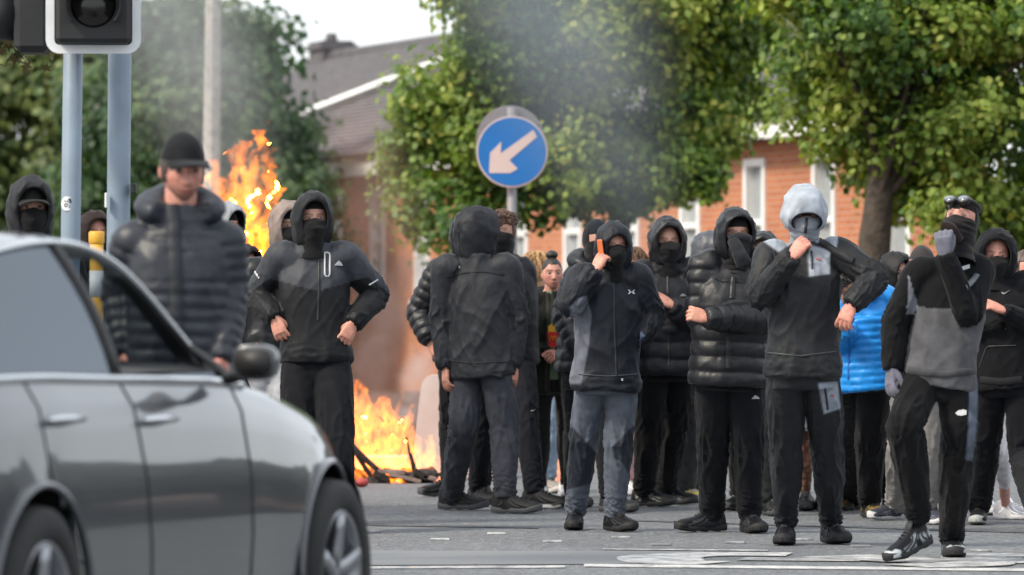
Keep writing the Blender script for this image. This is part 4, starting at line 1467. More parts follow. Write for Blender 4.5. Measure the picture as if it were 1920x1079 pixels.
def tinted_glass():
    m, t, b, out = new_mat("tinted_car_glass")
    b.inputs["Base Color"].default_value = (.02, .025, .03, 1)
    b.inputs["Roughness"].default_value = .03
    b.inputs["Specular IOR Level"].default_value = .6
    tr = nd(t, "ShaderNodeBsdfTransparent"); tr.inputs[0].default_value = (.34, .38, .40, 1)
    gl = nd(t, "ShaderNodeBsdfGlossy"); gl.inputs["Roughness"].default_value = .03; gl.inputs[0].default_value = (.17, .19, .21, 1)
    fr = nd(t, "ShaderNodeFresnel"); fr.inputs[0].default_value = 1.5
    ms = nd(t, "ShaderNodeMixShader")
    t.links.new(fr.outputs[0], ms.inputs[0]); t.links.new(tr.outputs[0], ms.inputs[1]); t.links.new(gl.outputs[0], ms.inputs[2])
    t.links.new(ms.outputs[0], out.inputs[0])
    return m
M['glass'] = tinted_glass()

CAR_H = math.radians(16.0)
ch_, cr_ = np.array([math.sin(CAR_H), math.cos(CAR_H), 0]), np.array([math.cos(CAR_H), -math.sin(CAR_H), 0])
CAR_O = np.array([-2.232, 16.90, 0])
def C3(p):
    p = np.asarray(p, float).reshape(-1, 3)            # (forward, right, up)
    return CAR_O + p[:, :1] * ch_ + p[:, 1:2] * cr_ + p[:, 2:] * np.array([0, 0, 1.0])

car = empty("car", CAR_O)
tag(car, "dark grey metallic saloon car blurred in the left foreground", "car")
WB = 2.84
st = np.array([  # x, width, belt z, top z, top half width
    [-1.02, .70, .70, .80, .50], [-.97, .84, .86, 1.00, .58], [-.80, .92, .96, 1.08, .62], [-.55, .965, 1.00, 1.12, .63], [-.30, .985, 1.015, 1.20, .60], [-.05, .995, 1.02, 1.325, .575],
    [.22, 1, 1.02, 1.41, .57], [.50, 1, 1.015, 1.455, .59], [.80, 1, 1.01, 1.475, .60], [1.10, 1, 1.005, 1.465, .60], [1.38, 1, 1.0, 1.42, .60], [1.64, 1, .995, 1.33, .61], [1.90, .998, .985, 1.19, .64],
    [2.14, .99, .965, 1.045, .68], [2.50, .98, .92, .985, .64], [2.90, .955, .85, .925, .60], [3.22, .89, .765, .84, .54], [3.46, .77, .65, .73, .45], [3.60, .60, .50, .58, .34]])
S_ = catmull(st, 7)
def section(r):
    x, w, zb, zt, yt = r
    zs = min(.45, zb - .12)
    hw = .905 * w
    base = [(0, .17), (.74 * w, .17), (.85 * w, .22), (.895 * w, .34), (hw, zs + .05), (hw * .994, (zs + zb) / 2 - .03), (hw * .955, zb - .09), (hw * .905, zb)]
    mid = []
    for i in range(1, 6):
        t = i / 6
        y = hw * .905 + (yt - hw * .905) * t
        z = zb + (zt - .045 - zb) * (t ** .93)
        y += .022 * math.sin(math.pi * t) * min(1, (zt - zb) / .4)
        mid.append((y, z))
    top = [(yt, zt - .045), (yt * .86, zt - .018), (yt * .55, zt - .004), (0, zt)]
    return base + mid + top
sec = np.array([section(r) for r in S_])                # n x m x 2
# finer rows between the sill and the belt, for clean wheel arches
n, m = sec.shape[:2]
rows = []
for i in range(n):
    s_ = sec[i]
    r = [s_[0], s_[1]]
    for a, b in zip(s_[1:8], s_[2:8]):
        for q_ in (1 / 3, 2 / 3, 1):
            r.append(a + (b - a) * q_)
    r += list(s_[8:])
    rows.append(r)
sec = np.array(rows)
m = sec.shape[1]
belt = 2 + 18 - 1                                       # index of the belt row
xs = S_[:, 0]
R_ARCH = .375
WIN = (belt, belt + 6)                                  # rows between belt and roof edge
def win_zone(x):
    return (-.28 < x < .80) or (.86 < x < 2.0)
body_V, body_F, pane_F = [], [], {}
for sgn in (1, -1):
    o = len(body_V)
    for i in range(n):
        for jx in range(m):
            y, z = sec[i, jx]
            x = xs[i]
            for wx in (0.0, WB):                        # snap rows next to the arch on to its circle
                d = math.hypot(x - wx, z - .33)
                if abs(d - R_ARCH) < .035 and abs(y) > .5 and z < .9:
                    f_ = R_ARCH / d
                    x, z = wx + (x - wx) * f_, .33 + (z - .33) * f_
            body_V.append((x, sgn * y, z))
    for i in range(n - 1):
        for jx in range(m - 1):
            q_ = (o + i * m + jx, o + i * m + jx + 1, o + (i + 1) * m + jx + 1, o + (i + 1) * m + jx)
            cx_ = np.mean([body_V[t][0] for t in q_]); cy_ = np.mean([abs(body_V[t][1]) for t in q_]); cz_ = np.mean([body_V[t][2] for t in q_])
            if any(math.hypot(cx_ - wx, cz_ - .33) < R_ARCH - .004 for wx in (0, WB)) and cy_ > .5:
                continue
            hgt = sec[i, belt + 6, 1] - sec[i, belt, 1]
            if WIN[0] < jx + 1 <= WIN[1] and win_zone(cx_) and hgt > .10 and jx >= WIN[0]:
                pane_F.setdefault((sgn, 0 if cx_ < .83 else 1), []).append(q_)
                continue
            if jx > WIN[1] and 1.46 < cx_ < 2.10 or (jx > WIN[1] and -.42 < cx_ < .0):
                pane_F.setdefault((0, 0 if cx_ < 1 else 1), []).append(q_)
                continue
            body_F.append(q_ if sgn < 0 else q_[::-1])
body_V = np.array(body_V)
def sub(Fl):
    used = sorted({i for f in Fl for i in f})
    mp = {a: b for b, a in enumerate(used)}
    return body_V[used], [tuple(mp[i] for i in f) for f in Fl]
V, Fs = sub(body_F)
mk("body", C3(V), Fs, M['car'], car)
for (sg, w_), Fl in pane_F.items():
    V, Fs = sub(Fl)
    if sg == 1 and w_ == 1:                              # driver's window wound down: only the top edge of the glass shows above the door
        V = V * np.array([1, .985, 1]); V[:, 2] = np.minimum(V[:, 2], 1.02)
    mk("windscreen" if sg == 0 and w_ else "rear_window" if sg == 0 else "window", C3(V), Fs, M['glass'], car)
def wrow(jx, x0, x1, out=.008, sgn=1):
    ii = [i for i in range(n) if x0 <= xs[i] <= x1]
    return C3([(xs[i], sgn * (sec[i, jx, 0] + out), sec[i, jx, 1]) for i in ii])
for sg in (1, -1):
    mk("window_trim", *tube(wrow(belt, -.32, 2.05, .006, sg), .014, .012, hint=(0, 0, 1), seg=8), M['chrome'], car)
    mk("window_trim", *tube(wrow(belt + 6, -.30, 2.04, .006, sg), .012, hint=(0, 0, 1), seg=8), M['chrome'], car)
    for x_ in (-.28, .83, 1.98):                        # pillars beside the panes
        i = int(np.argmin(np.abs(xs - x_)))
        mk("pillar", *tube(C3([(xs[i], sg * (sec[i, jx, 0] + .002), sec[i, jx, 1]) for jx in range(belt, belt + 7)]), .03, .014, hint=ch_, seg=8), M['black'], car)
    for x_, z_ in ((.22, .895), (1.05, .88)):
        hx = float(np.interp(x_, xs, [sec[i, belt - 3, 0] for i in range(n)]))
        mk("door_handle", *tube(C3([(x_ - .11, sg * (hx - .005), z_), (x_ - .08, sg * (hx + .032), z_ + .004), (x_ + .08, sg * (hx + .034), z_ + .004), (x_ + .11, sg * (hx - .004), z_)]), .013, .022, hint=(0, 0, 1), seg=10), M['chrome'], car)
    for x_ in (.02, .85, 1.90):                         # door shut lines, a thin dark strip in each gap
        i = int(np.argmin(np.abs(xs - x_)))
        jj = range(7, belt + 1)
        mk("door_seam", *tube(C3([(xs[i] + (.10 * (1 - (k - 7) / (belt - 7)) if x_ < 1 else 0), sg * (sec[i, k, 0] + .0005), sec[i, k, 1]) for k in jj if math.hypot(xs[i], sec[i, k, 1] - .33) > R_ARCH or x_ > 1]), .004, hint=ch_, seg=6), M['black'], car)
    mk("sill_trim", *tube(wrow(3, .42, 2.42, .004, sg), .018, .03, hint=(0, 0, 1), seg=8), M['black'], car)
    for wx in (0.0, WB):
        a = np.linspace(-.12 * math.pi, 1.12 * math.pi, 26)
        yy = np.interp(wx + R_ARCH * np.cos(a), xs, S_[:, 1]) * .905
        lip = np.stack([wx + (R_ARCH + .004) * np.cos(a), sg * (yy - .004), .33 + (R_ARCH + .004) * np.sin(a)], -1)
        lip = lip[lip[:, 2] > .2]
        mk("wheel_arch", *tube(C3(lip), .016, .012, hint=cr_, seg=8), M['car'], car)
        a = np.linspace(0, math.pi, 18)
        inner = [(wx + (R_ARCH + .01) * math.cos(t), sg * y_, .33 + (R_ARCH + .01) * math.sin(t)) for y_ in (.88, .50) for t in a]
        k_ = len(a)
        mk("wheel_arch_liner", C3(inner + [(wx, sg * .50, .33)]), [(i, i + 1, k_ + i + 1, k_ + i) for i in range(k_ - 1)] + [(k_ + i, k_ + i + 1, 2 * k_) for i in range(k_ - 1)], M['black'], car)
        # wheel
        wc = C3([(wx, sg * .80, .325)])[0]
        we = empty("wheel", wc)
        we.parent = car
        we.location = wc - CAR_O
        prof = [(.215, .10), (.235, .115), (.29, .118), (.318, .10), (.325, .06), (.325, -.06), (.318, -.10), (.29, -.118), (.235, -.115), (.215, -.10)]
        na = 40
        Vt = [(wx + r_ * math.cos(2 * math.pi * t / na), sg * (.80 + y_), .325 + r_ * math.sin(2 * math.pi * t / na)) for r_, y_ in prof for t in range(na)]
        Ft = [((q_) * na + t, q_ * na + (t + 1) % na, ((q_ + 1) % len(prof)) * na + (t + 1) % na, ((q_ + 1) % len(prof)) * na + t) for q_ in range(len(prof)) for t in range(na)]
        ty = mk("tyre", C3(Vt), Ft, M['tyre'], we)
        rp_ = [(.222, .10), (.214, .108), (.200, .095), (.195, -.09), (.222, -.09)]
        Vr = [(wx + r_ * math.cos(2 * math.pi * t / na), sg * (.80 + y_), .325 + r_ * math.sin(2 * math.pi * t / na)) for r_, y_ in rp_ for t in range(na)]
        Fr = [((q_) * na + t, q_ * na + (t + 1) % na, ((q_ + 1) % len(rp_)) * na + (t + 1) % na, ((q_ + 1) % len(rp_)) * na + t) for q_ in range(len(rp_)) for t in range(na)]
        sp = [(np.array(Vr), Fr)]
        for q_ in range(5):
            t = 2 * math.pi * q_ / 5 + .3
            pts = [(wx + r_ * math.cos(t), sg * (.80 + y_), .325 + r_ * math.sin(t)) for r_, y_ in ((.02, .075), (.08, .085), (.15, .092), (.205, .095))]
            tang = (-math.sin(t), 0, math.cos(t))
            sp.append(tube(np.array(pts), [.034, .028, .024, .034], [.018] * 4, hint=tang, seg=8, power=3))
        sp.append(tube(np.array([(wx, sg * .84, .325), (wx, sg * .89, .325)]), .045, hint=(1, 0, 0), seg=16))
        Vs_, Fs_ = join(*sp)
        mk("rim", C3(Vs_), Fs_, M['rim'], we)
        mk("brake_disc", *tube(C3([(wx, sg * .79, .325), (wx, sg * .81, .325)]), .15, hint=ch_, seg=28), M['chrome'], we)
    # door mirror
    mr_c = np.array([1.66, sg * 1.00, 1.055])
    shell = catmull(np.array([[-.045, .066, .050], [-.038, .075, .057], [.0, .073, .056], [.04, .054, .042], [.07, .020, .015]]), 4)
    pth = C3([mr_c + (a_, 0, 0) for a_ in shell[:, 0]])
    mo = mk("mirror", *tube(pth, shell[:, 1], shell[:, 2], hint=cr_, seg=20, power=3.0), M['car'], car)
    mk("mirror_glass", *tube(C3([mr_c + (-.051, 0, 0), mr_c + (-.044, 0, 0)]), .062, .045, hint=cr_, seg=20, power=3.0), M['black'], mo)
    mk("mirror_foot", *tube(C3([(1.76, sg * .86, 1.00), (1.74, sg * .94, 1.02), (1.72, sg * .98, 1.045)]), .035, .02, hint=ch_, seg=8), M['black'], mo)
    mk("tail_lamp", *tube(C3([(-.985, sg * .52, .80), (-.96, sg * .66, .81), (-.86, sg * .80, .82)]), .05, .03, hint=(0, 0, 1), seg=10), M['lamp_red'], car)
    mk("headlamp", *tube(C3([(3.47, sg * .42, .64), (3.40, sg * .54, .66), (3.30, sg * .64, .68)]), .045, .025, hint=(0, 0, 1), seg=10), M['chrome'], car)
for x_, y_ in ((.80, .36), (.80, -.36), (.0, .0)):
    w_ = .24 if y_ else .62
    V, Fs = join(box((x_, y_, .54), (.26, w_, .10), bev=.04), box((x_ - .30, y_, .86), (.08, w_, .32), bev=.05), box((x_ - .34, y_, 1.24), (.04, w_ * .45, .09), bev=.03))
    mk("car_seat", C3(V), Fs, M['seat'], car, smooth=False)
mk("dashboard", C3(box((1.80, 0, .90), (.28, .78, .08), bev=.05)[0]), box((0, 0, 0), (1, 1, 1), bev=.1)[1], M['seat'], car, smooth=False)
V, Fs = tube(C3([(1.35 + .03 * math.cos(t), .36 + .18 * math.cos(t), .98 + .18 * math.sin(t)) for t in np.linspace(0, 2 * math.pi, 25)]), .015, hint=(0, 0.3, 1), seg=8)
mk("steering_wheel", V, Fs, M['black'], car)

# ------------------------------------------------------------------ traffic signals at the left
M['pole'] = flat_mat("grey_blue_pole_paint", (.20, .255, .32), .5, vary=.12, vscale=6, bump=(60, .1, .004))
M['signal_black'] = flat_mat("signal_black", (.014, .015, .017), .6, vary=.15)
M['signal_white'] = flat_mat("signal_white_border", (.80, .83, .86), .45, vary=.08)
M['lens'] = flat_mat("unlit_lens", (.010, .009, .009), .15, vary=.1)
M['yellow'] = flat_mat("yellow_plastic", (.62, .33, .03), .5, vary=.1)

def rounded(w, h, r, n_=6):
    pts = []
    for cx_, cy_, a0 in ((w - r, h - r, 0), (-w + r, h - r, 90), (-w + r, -h + r, 180), (w - r, -h + r, 270)):
        for i in range(n_ + 1):
            a = math.radians(a0 + 90 * i / n_)
            pts.append((cx_ + r * math.cos(a), cy_ + r * math.sin(a)))
    return pts

def ring_plate(w, h, r, band, o, u, v, nn, t):
    A, B = rounded(w, h, r), rounded(w - band, h - band, max(r - band, .01))
    o, u, v, nn = (np.asarray(x, float) for x in (o, u, v, nn))
    k_ = len(A)
    V = np.array([o + a * u + b * v + nn * q_ for q_ in (0, t) for P_ in (A, B) for a, b in P_])
    Fs = []
    for i in range(k_):
        m_ = (i + 1) % k_
        Fs += [(2 * k_ + i, 2 * k_ + m_, 3 * k_ + m_, 3 * k_ + i), (i, k_ + i, k_ + m_, m_), (i, m_, 2 * k_ + m_, 2 * k_ + i), (k_ + i, 3 * k_ + i, 3 * k_ + m_, k_ + m_)]
    return V, Fs

def signal(center_px, d, yawd, label, half=(.222, .56), pole_px=None, pole_r=.046, border=True):
    c = P(center_px[0], center_px[1], d)
    c[2] += half[1]
    a = math.radians(yawd)
    nn = np.array([math.sin(a), -math.cos(a), 0])
    u = np.array([math.cos(a), math.sin(a), 0])
    v = np.array([0, 0, 1.0])
    if pole_px is not None:
        pb = np.array([(pole_px - CX) * (d + .16) / F, d + .16, 0])
    root = empty("traffic_signal", (pb[0], pb[1], 0) if pole_px is not None else (c[0], c[1], 0))
    tag(root, label, "traffic signal")
    if pole_px is not None:
        mk("pole", *tube([pb + (-.012, 0, -.05), pb + (.02, 0, 1.5), pb + (.05, 0, 3.7)], pole_r, hint=(1, 0, 0), seg=28), M['pole'], root)
        mk("pole_cap", *tube([pb + (.05, 0, 3.7), pb + (.05, 0, 3.74)], [pole_r * 1.08, pole_r * .6], hint=(1, 0, 0), seg=24), M['signal_black'], root)
        for zz in (2.62,):
            mk("bracket", *tube([pb + (.03, -.01, zz + .35), c + (0, .06, zz + .35 - c[2])], .02, hint=(0, 0, 1), seg=8), M['signal_black'], root)
    mk("backing_board", *extrude(rounded(half[0], half[1], .065), c - nn * .02, u, v, nn, .018), M['signal_black'], root, smooth=False)
    if border:
        mk("border", *ring_plate(half[0], half[1], .065, .040, c + nn * .0005, u, v, nn, .006), M['signal_white'], root, smooth=False)
    V, Fs = box((0, 0, 0), (half[0] - .046, .07, half[1] - .045), bev=.02)
    V = np.array([c + nn * .06 + p[0] * u + p[1] * -nn + p[2] * v for p in V])
    hb = mk("lamp_housing", V, Fs, M['signal_black'], root, smooth=False)
    for q_ in (-1, 0, 1):
        lc = c + v * q_ * .34 + nn * .135
        ln = mk("lens", *tube([lc, lc + nn * .012, lc + nn * .02], [.105, .09, .02], hint=u, seg=28), M['lens'], hb)
        aa = np.linspace(-.22 * math.pi, 1.22 * math.pi, 24)
        k_ = len(aa)
        Vv = [lc + u * r_ * math.cos(t) + v * r_ * math.sin(t) + nn * (0 if q2 == 0 else .19 - .09 * (1 - math.sin(t)) / 2) for q2 in (0, 1) for r_ in (.122, .132) for t in aa]
        Fv = []
        for i in range(k_ - 1):
            Fv += [(i, i + 1, 2 * k_ + i + 1, 2 * k_ + i), (k_ + i, 3 * k_ + i, 3 * k_ + i + 1, k_ + i + 1), (2 * k_ + i, 2 * k_ + i + 1, 3 * k_ + i + 1, 3 * k_ + i)]
        mk("visor", np.array(Vv), Fv, M['signal_black'], ln)
    return root, (pb if pole_px is not None else None)

sig, pb = signal((175, 101), 26.6, 4, "white-bordered traffic signal head on the left grey pole, its lowest lens above the car", pole_px=124, pole_r=.046)
# round sticker on the left pole
pc = P(118, 382, pb[1] - .047)
M['sticker'] = flat_mat("white_sticker", (.72, .74, .76), .5, vary=.03)
def on_pole(a, z, r=.0475):
    return np.array([pb[0] + .012 + r * math.sin(a), pb[1] - r * math.cos(a), z])
nn_ = 28
sx0 = -.10
sV = [on_pole(sx0, pc[2])] + [on_pole(sx0 + .031 / .0475 * math.cos(t), pc[2] + .034 * math.sin(t)) for t in np.linspace(0, 2 * math.pi, nn_, endpoint=False)]
stk = mk("sticker", np.array(sV), [(0, 1 + i, 1 + (i + 1) % nn_) for i in range(nn_)], M['sticker'], sig, smooth=False)
def scribble(pts, w=.0022):
    mk("sticker_print", *tube(np.array([on_pole(sx0 + a / .0475, pc[2] + b, .0483) for a, b in catmull(np.array(pts), 4)]), w, .0006, hint=(0, 0, 1), seg=6), M['signal_black'], stk)
scribble([(.008, .022), (.016, .014), (.018, .004)], .0045)
scribble([(-.012, .010), (-.008, .012), (-.004, .010)])
scribble([(.000, .010), (.004, .012), (.007, .009)])
scribble([(-.012, -.004), (-.004, .000), (.002, -.004), (-.004, -.016), (-.011, -.012), (-.012, -.004)])
scribble([(.008, -.010), (.012, -.016), (.008, -.022)], .0016)
# second head, edge on, fixed to the other pole
c2 = np.array([(222 - CX) * 27.4 / F, 27.4, 0])
lp = empty("signal_pole", c2)
tag(lp, "thicker grey pole to the right of the stickered one, behind the capped man", "pole")
mk("pole", *tube([c2 + (-.03, 0, -.05), c2 + (0, 0, 1.6), c2 + (.02, 0, 4.2)], .056, hint=(1, 0, 0), seg=28), M['pole'], lp)
b2 = P(251, 354, 27.34)
mk("push_button_box", *box(b2, (.012, .05, .026), bev=.006), M['signal_black'], lp, smooth=False)
b3 = P(199, 376, 27.33)
mk("label_plate", *box(b3, (.006, .02, .036), bev=.003), M['sticker'], lp, smooth=False)
s2c = P(64, 101, 27.0)
s2c[2] += .5
s2 = empty("traffic_signal", (s2c[0], s2c[1], s2c[2] - .5))
tag(s2, "black signal head turned edge-on beside the white-bordered one", "traffic signal")
V, Fs = box((0, 0, 0), (.085, .16, .5), bev=.03)
mk("lamp_housing", V + s2c, Fs, M['signal_black'], s2, smooth=False)
for q_ in (-1, 0, 1):
    mk("visor", *tube([s2c + (-.085, -.02, q_ * .32), s2c + (-.24, -.02, q_ * .32 + .01)], [.12, .125], hint=(0, 0, 1), seg=20), M['signal_black'], s2)
mk("bracket", *tube([s2c + (.08, .05, .2), np.array([c2[0], c2[1], s2c[2] + .2])], .022, hint=(0, 0, 1), seg=8), M['signal_black'], s2)

# yellow topped bollard behind the car
bo = P(181, 434, 26.0)
bl = empty("bollard", (bo[0], bo[1], 0))
tag(bl, "yellow bollard standing behind the car, left of the capped man", "bollard")
mk("post", *tube([np.array([bo[0], bo[1], -.02]), bo - (0, 0, .06)], .031, hint=(1, 0, 0), seg=20), M['yellow'], bl)
mk("top_cap", *tube([bo - (0, 0, .06), bo - (0, 0, .05), bo - (0, 0, .006), bo], [.031, .036, .036, .030], hint=(1, 0, 0), seg=20), M['yellow'], bl)
mk("reflective_band", *tube([bo - (0, 0, .30), bo - (0, 0, .18)], .0325, hint=(1, 0, 0), seg=20), M['sticker'], bl)

# ------------------------------------------------------------------ keep-left sign
M['sign_blue'] = flat_mat("sign_blue_face", (.004, .130, .42), .4, vary=.05)
M['sign_arrow'] = flat_mat("sign_arrow_face", (.52, .44, .42), .5, vary=.05)
M['sign_grey'] = flat_mat("sign_back_grey", (.20, .20, .22), .55, vary=.08)
ds = 47.4
sg0 = P(960, 285, ds)
sroot = empty("road_sign", (sg0[0], ds + .05, 0))
tag(sroot, "round blue sign with a pale arrow pointing down to the left", "road sign")
def disc(c, r0, r1, y0, y1, nn__=48):
    a = np.linspace(0, 2 * math.pi, nn__, endpoint=False)
    V = [c + (r0 * math.cos(t), y1, r0 * math.sin(t)) for t in a] + [c + (r1 * math.cos(t), y0, r1 * math.sin(t)) for t in a]
    return np.array(V), [tuple(range(nn__)), tuple(2 * nn__ - 1 - i for i in range(nn__))] + [(i, nn__ + i, nn__ + (i + 1) % nn__, (i + 1) % nn__) for i in range(nn__)]
mk("sign_rim", *disc(sg0, .298, .298, -.012, .0), M['sign_arrow'], sroot, smooth=False)
mk("sign_face", *disc(sg0, .284, .284, -.017, -.011), M['sign_blue'], sroot, smooth=False)
px2 = lambda x, y: ((x - 960) * ds / F, (285 - y) * ds / F)
arr = [px2(*p) for p in ((1000, 244), (1007, 257), (955, 301), (971, 317), (957, 325), (917, 325), (919, 287), (940, 266), (939, 288))]
mk("arrow", *extrude(arr, sg0 + (0, -.0165, 0), (1, 0, 0), (0, 0, 1), (0, -1, 0), .004), M['sign_arrow'], sroot, smooth=False)
sg1 = P(957, 262, ds + .16)
mk("rear_sign", *disc(sg1, .285, .285, -.02, .0), M['sign_grey'], sroot, smooth=False)
for qx in (-1, 1):
    mk("fixing_rail", *box(sg1 + (0, -.03, qx * .12), (.22, .012, .02)), M['sign_grey'], sroot, smooth=False)
mk("pole", *tube([np.array([sg0[0], ds + .07, -.02]), np.array([sg0[0], ds + .07, 2.95])], .041, hint=(1, 0, 0), seg=20), M['sign_grey'], sroot)

# ------------------------------------------------------------------ lamp column
M['concrete'] = flat_mat("pale_concrete", (.42, .40, .37), .9, vary=.25, vscale=12, bump=(30, .4, .02))
lb = np.array([(397 - CX) * 62 / F, 62.0, 0])
lc_ = empty("lamp_column", lb)
tag(lc_, "pale concrete lamp column rising above the left fire", "lamp post")
mk("column", *tube([lb + (0, 0, -.05), lb + (.0, 0, 3), lb + (.05, 0, 8)], [.11, .095, .07], hint=(1, 0, 0), seg=8), M['concrete'], lc_, smooth=False)
mk("bracket_arm", *tube([lb + (.05, 0, 8), lb + (.2, -.3, 8.3), lb + (.5, -.9, 8.4)], .04, hint=(0, 0, 1), seg=10), M['concrete'], lc_)
mk("lantern", *tube([lb + (.48, -.85, 8.38), lb + (.55, -1.0, 8.38), lb + (.75, -1.4, 8.36)], [.06, .11, .08], [.05, .07, .05], hint=(1, .3, 0), seg=12), M['pole'], lc_)

# ------------------------------------------------------------------ pale barrier block behind the two men
M['barrier'] = flat_mat("pale_plastic_barrier", (.50, .43, .40), .7, vary=.12, vscale=3, bump=(20, .2, .01))
bd = 42.3
outl = [(775, 868), (778, 800), (786, 730), (791, 697), (797, 687), (808, 682), (900, 682), (912, 690), (920, 720), (930, 868)]
b0 = P(850, 868, bd)
br_ = empty("barrier_block", (b0[0], bd, 0))
tag(br_, "pale rounded barrier block standing beside the right fire", "barrier")
poly = [((x - 850) * bd / F, (868 - y) * bd / F) for x, y in outl]
zoff = np.array([b0[0], bd, .03]); b0[2] = 0
V, Fs = extrude(poly, zoff, (1, 0, 0), (0, 0, 1), (0, 1, 0), .38)
mk("shell", V, Fs, M['barrier'], br_, smooth=False)
mk("foot", *box((b0[0], bd + .19, .02), (.33, .26, .024), bev=.01), M['barrier'], br_, smooth=False)
mk("handhold", *box((b0[0] + .02, bd - .004, .62), (.08, .006, .02), bev=.004), M['black'], br_, smooth=False)

# ribbed grey drum on a blue base, seen between legs on the right
M['drum'] = flat_mat("grey_drum", (.22, .23, .25), .5, vary=.15)
M['blue_plastic'] = flat_mat("blue_plastic", (.01, .14, .48), .45, vary=.12)
dc = G(1608, 925)
dr = empty("drum", dc)
tag(dr, "grey ribbed drum on a blue base seen between the blue-jacketed man's legs", "drum")
pr = [(.0, .15)]
z_, rr_ = .17, []
for i in range(5):
    rr_ += [(z_, .150), (z_ + .02, .160), (z_ + .06, .160), (z_ + .08, .146), (z_ + .105, .146)]
    z_ += .115
mk("drum_shell", *tube([dc + (0, 0, a) for a, _ in rr_], [b for _, b in rr_], hint=(1, 0, 0), seg=24), M['drum'], dr)
mk("drum_base", *tube([dc + (0, 0, a) for a in (0, .03, .14, .17)], [.15, .165, .165, .15], hint=(1, 0, 0), seg=24), M['blue_plastic'], dr)
# ------------------------------------------------------------------ the people
BLK, CHAR, NAVY = (.0130, .0138, .0155), (.034, .036, .040), (.0125, .0155, .0220)
BACK = np.array([0, -1.0, 0])

def paint(*items):
    """colour panels of a garment: (outline, colour) on the side that faces the road"""
    def fn(q, V, N, C):
        p = px_of(V)
        for poly, col in items:
            C = soft(C, V, N, poly, col)
        return C
    return fn

def sole_white(zmin, col=(.62, .62, .60)):
    def fn(L, C):
        C[L[:, 2] > zmin] = col
        return C
    return fn

def shoe_wave(col, z0=.052, amp=.016, wid=.010, toe=False):
    """a curved side stripe and, if asked, a pale toe"""
    def fn(L, C):
        w = np.abs(L[:, 2] - (z0 + amp * np.sin(L[:, 1] * 32 + .6))) < wid
        w &= (L[:, 1] > -.05) & (L[:, 1] < .15) & (np.abs(L[:, 0]) > .02)
        if toe:
            w |= (L[:, 1] > .165) & (L[:, 2] < .062)
            w |= (L[:, 1] < -.055) & (L[:, 2] > .05) & (L[:, 2] < .08)
        C[w] = col
        return C
    return fn

def shoe_panels(col, freq=60, th=.2, ymax=.2):
    def fn(L, C):
        w = (ridge(np.stack([L[:, 1] * freq * .35 + L[:, 2] * 20, L[:, 2] * 24, L[:, 0] * 0 + 2.3], -1)) > th) & (L[:, 2] < .085) & (L[:, 1] < ymax)
        C[w] = col
        return C
    return fn

DARKSKIN = 'tan'
# -- man in a peaked cap, nearest, blurred
p = person("bearded man in a black cap and quilted dark jacket walking behind the grey car", (342, 242), 1213, hipx=330, yaw=8, look=16, pitch=-8, lift=.02, stubble=.8,
           j={'eR': (222, 545, .06), 'wR': (232, 660, -.02), 'eL': (434, 548, .04), 'wL': (418, 670, -.08), 'tL': (405, 740, -.12)},
           jacket=dict(puff=.011, sp=.050, bulk=.004, sleeve=.92, col=(.034, .038, .047), mat='nylon', hooddown=True, collar=1.0), cap=dict(col=(.010, .011, .013)), tone='pink',
           hair=dict(keep=lambda v: np.minimum(.05 - v[:, 1] * .9 + v[:, 2] * .3, v[:, 2] + .05), off=.006, noise=.001, col=(.035, .022, .015)), group="crowd standing in the road")
T = tree_of(p.jV, p.jF)
strip("zip_placket", T, [(323, 385), (326, 450), (330, 520), (334, 620)], .052, (.020, .023, .030), p.jacket, 'softshell', lift=.008)

# -- hands on hips
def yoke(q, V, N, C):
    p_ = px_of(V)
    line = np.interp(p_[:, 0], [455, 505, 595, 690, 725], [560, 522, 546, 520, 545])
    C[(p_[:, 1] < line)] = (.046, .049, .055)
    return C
p = person("masked man in a black hooded jacket with both hands on his hips", (585, 357), 997, hipx=592, yaw=4, look=10,
           j={'sR': (520, 478, 0.0), 'sL': (668, 478, 0.0), 'eR': (483, 556, .10), 'wR': (516, 596, -.10), 'tR': (531, 640, -.13), 'eL': (704, 552, .10), 'wL': (662, 606, -.10), 'tL': (640, 650, -.13)},
           hands={'R': dict(n=(-.4, -.9, .3), curl=(30, 45, 35)), 'L': dict(n=(.4, -.9, .3), curl=(30, 45, 35))},
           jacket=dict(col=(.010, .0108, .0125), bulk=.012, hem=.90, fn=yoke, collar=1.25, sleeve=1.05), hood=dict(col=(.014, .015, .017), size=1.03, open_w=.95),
           mask=dict(top=-.010, brow=.045), trousers=dict(bag=.018, col=(.012, .0125, .015)), vox=.010, fL=(640, 1003, 10), fR=(560, 1000, -10))
T = tree_of(p.jV, p.jF)
strip("pocket_zip", T, [(609, 474), (619, 474), (618, 520), (609, 520)], .011, (.42, .43, .45), p.jacket, closed=True)
patch("logo", T, [[(627, 498), (635, 489), (640, 493), (643, 498)]], (.45, .50, .50), p.jacket)
strip("reflective_tape", T, [(486, 522), (478, 510), (482, 500)], .012, (.50, .50, .52), p.jacket)
strip("reflective_tape", T, [(692, 535), (708, 525)], .010, (.55, .55, .56), p.jacket)
strip("zip", T, [(598, 468), (598, 545), (596, 600)], .014, (.008, .008, .009), p.jacket)

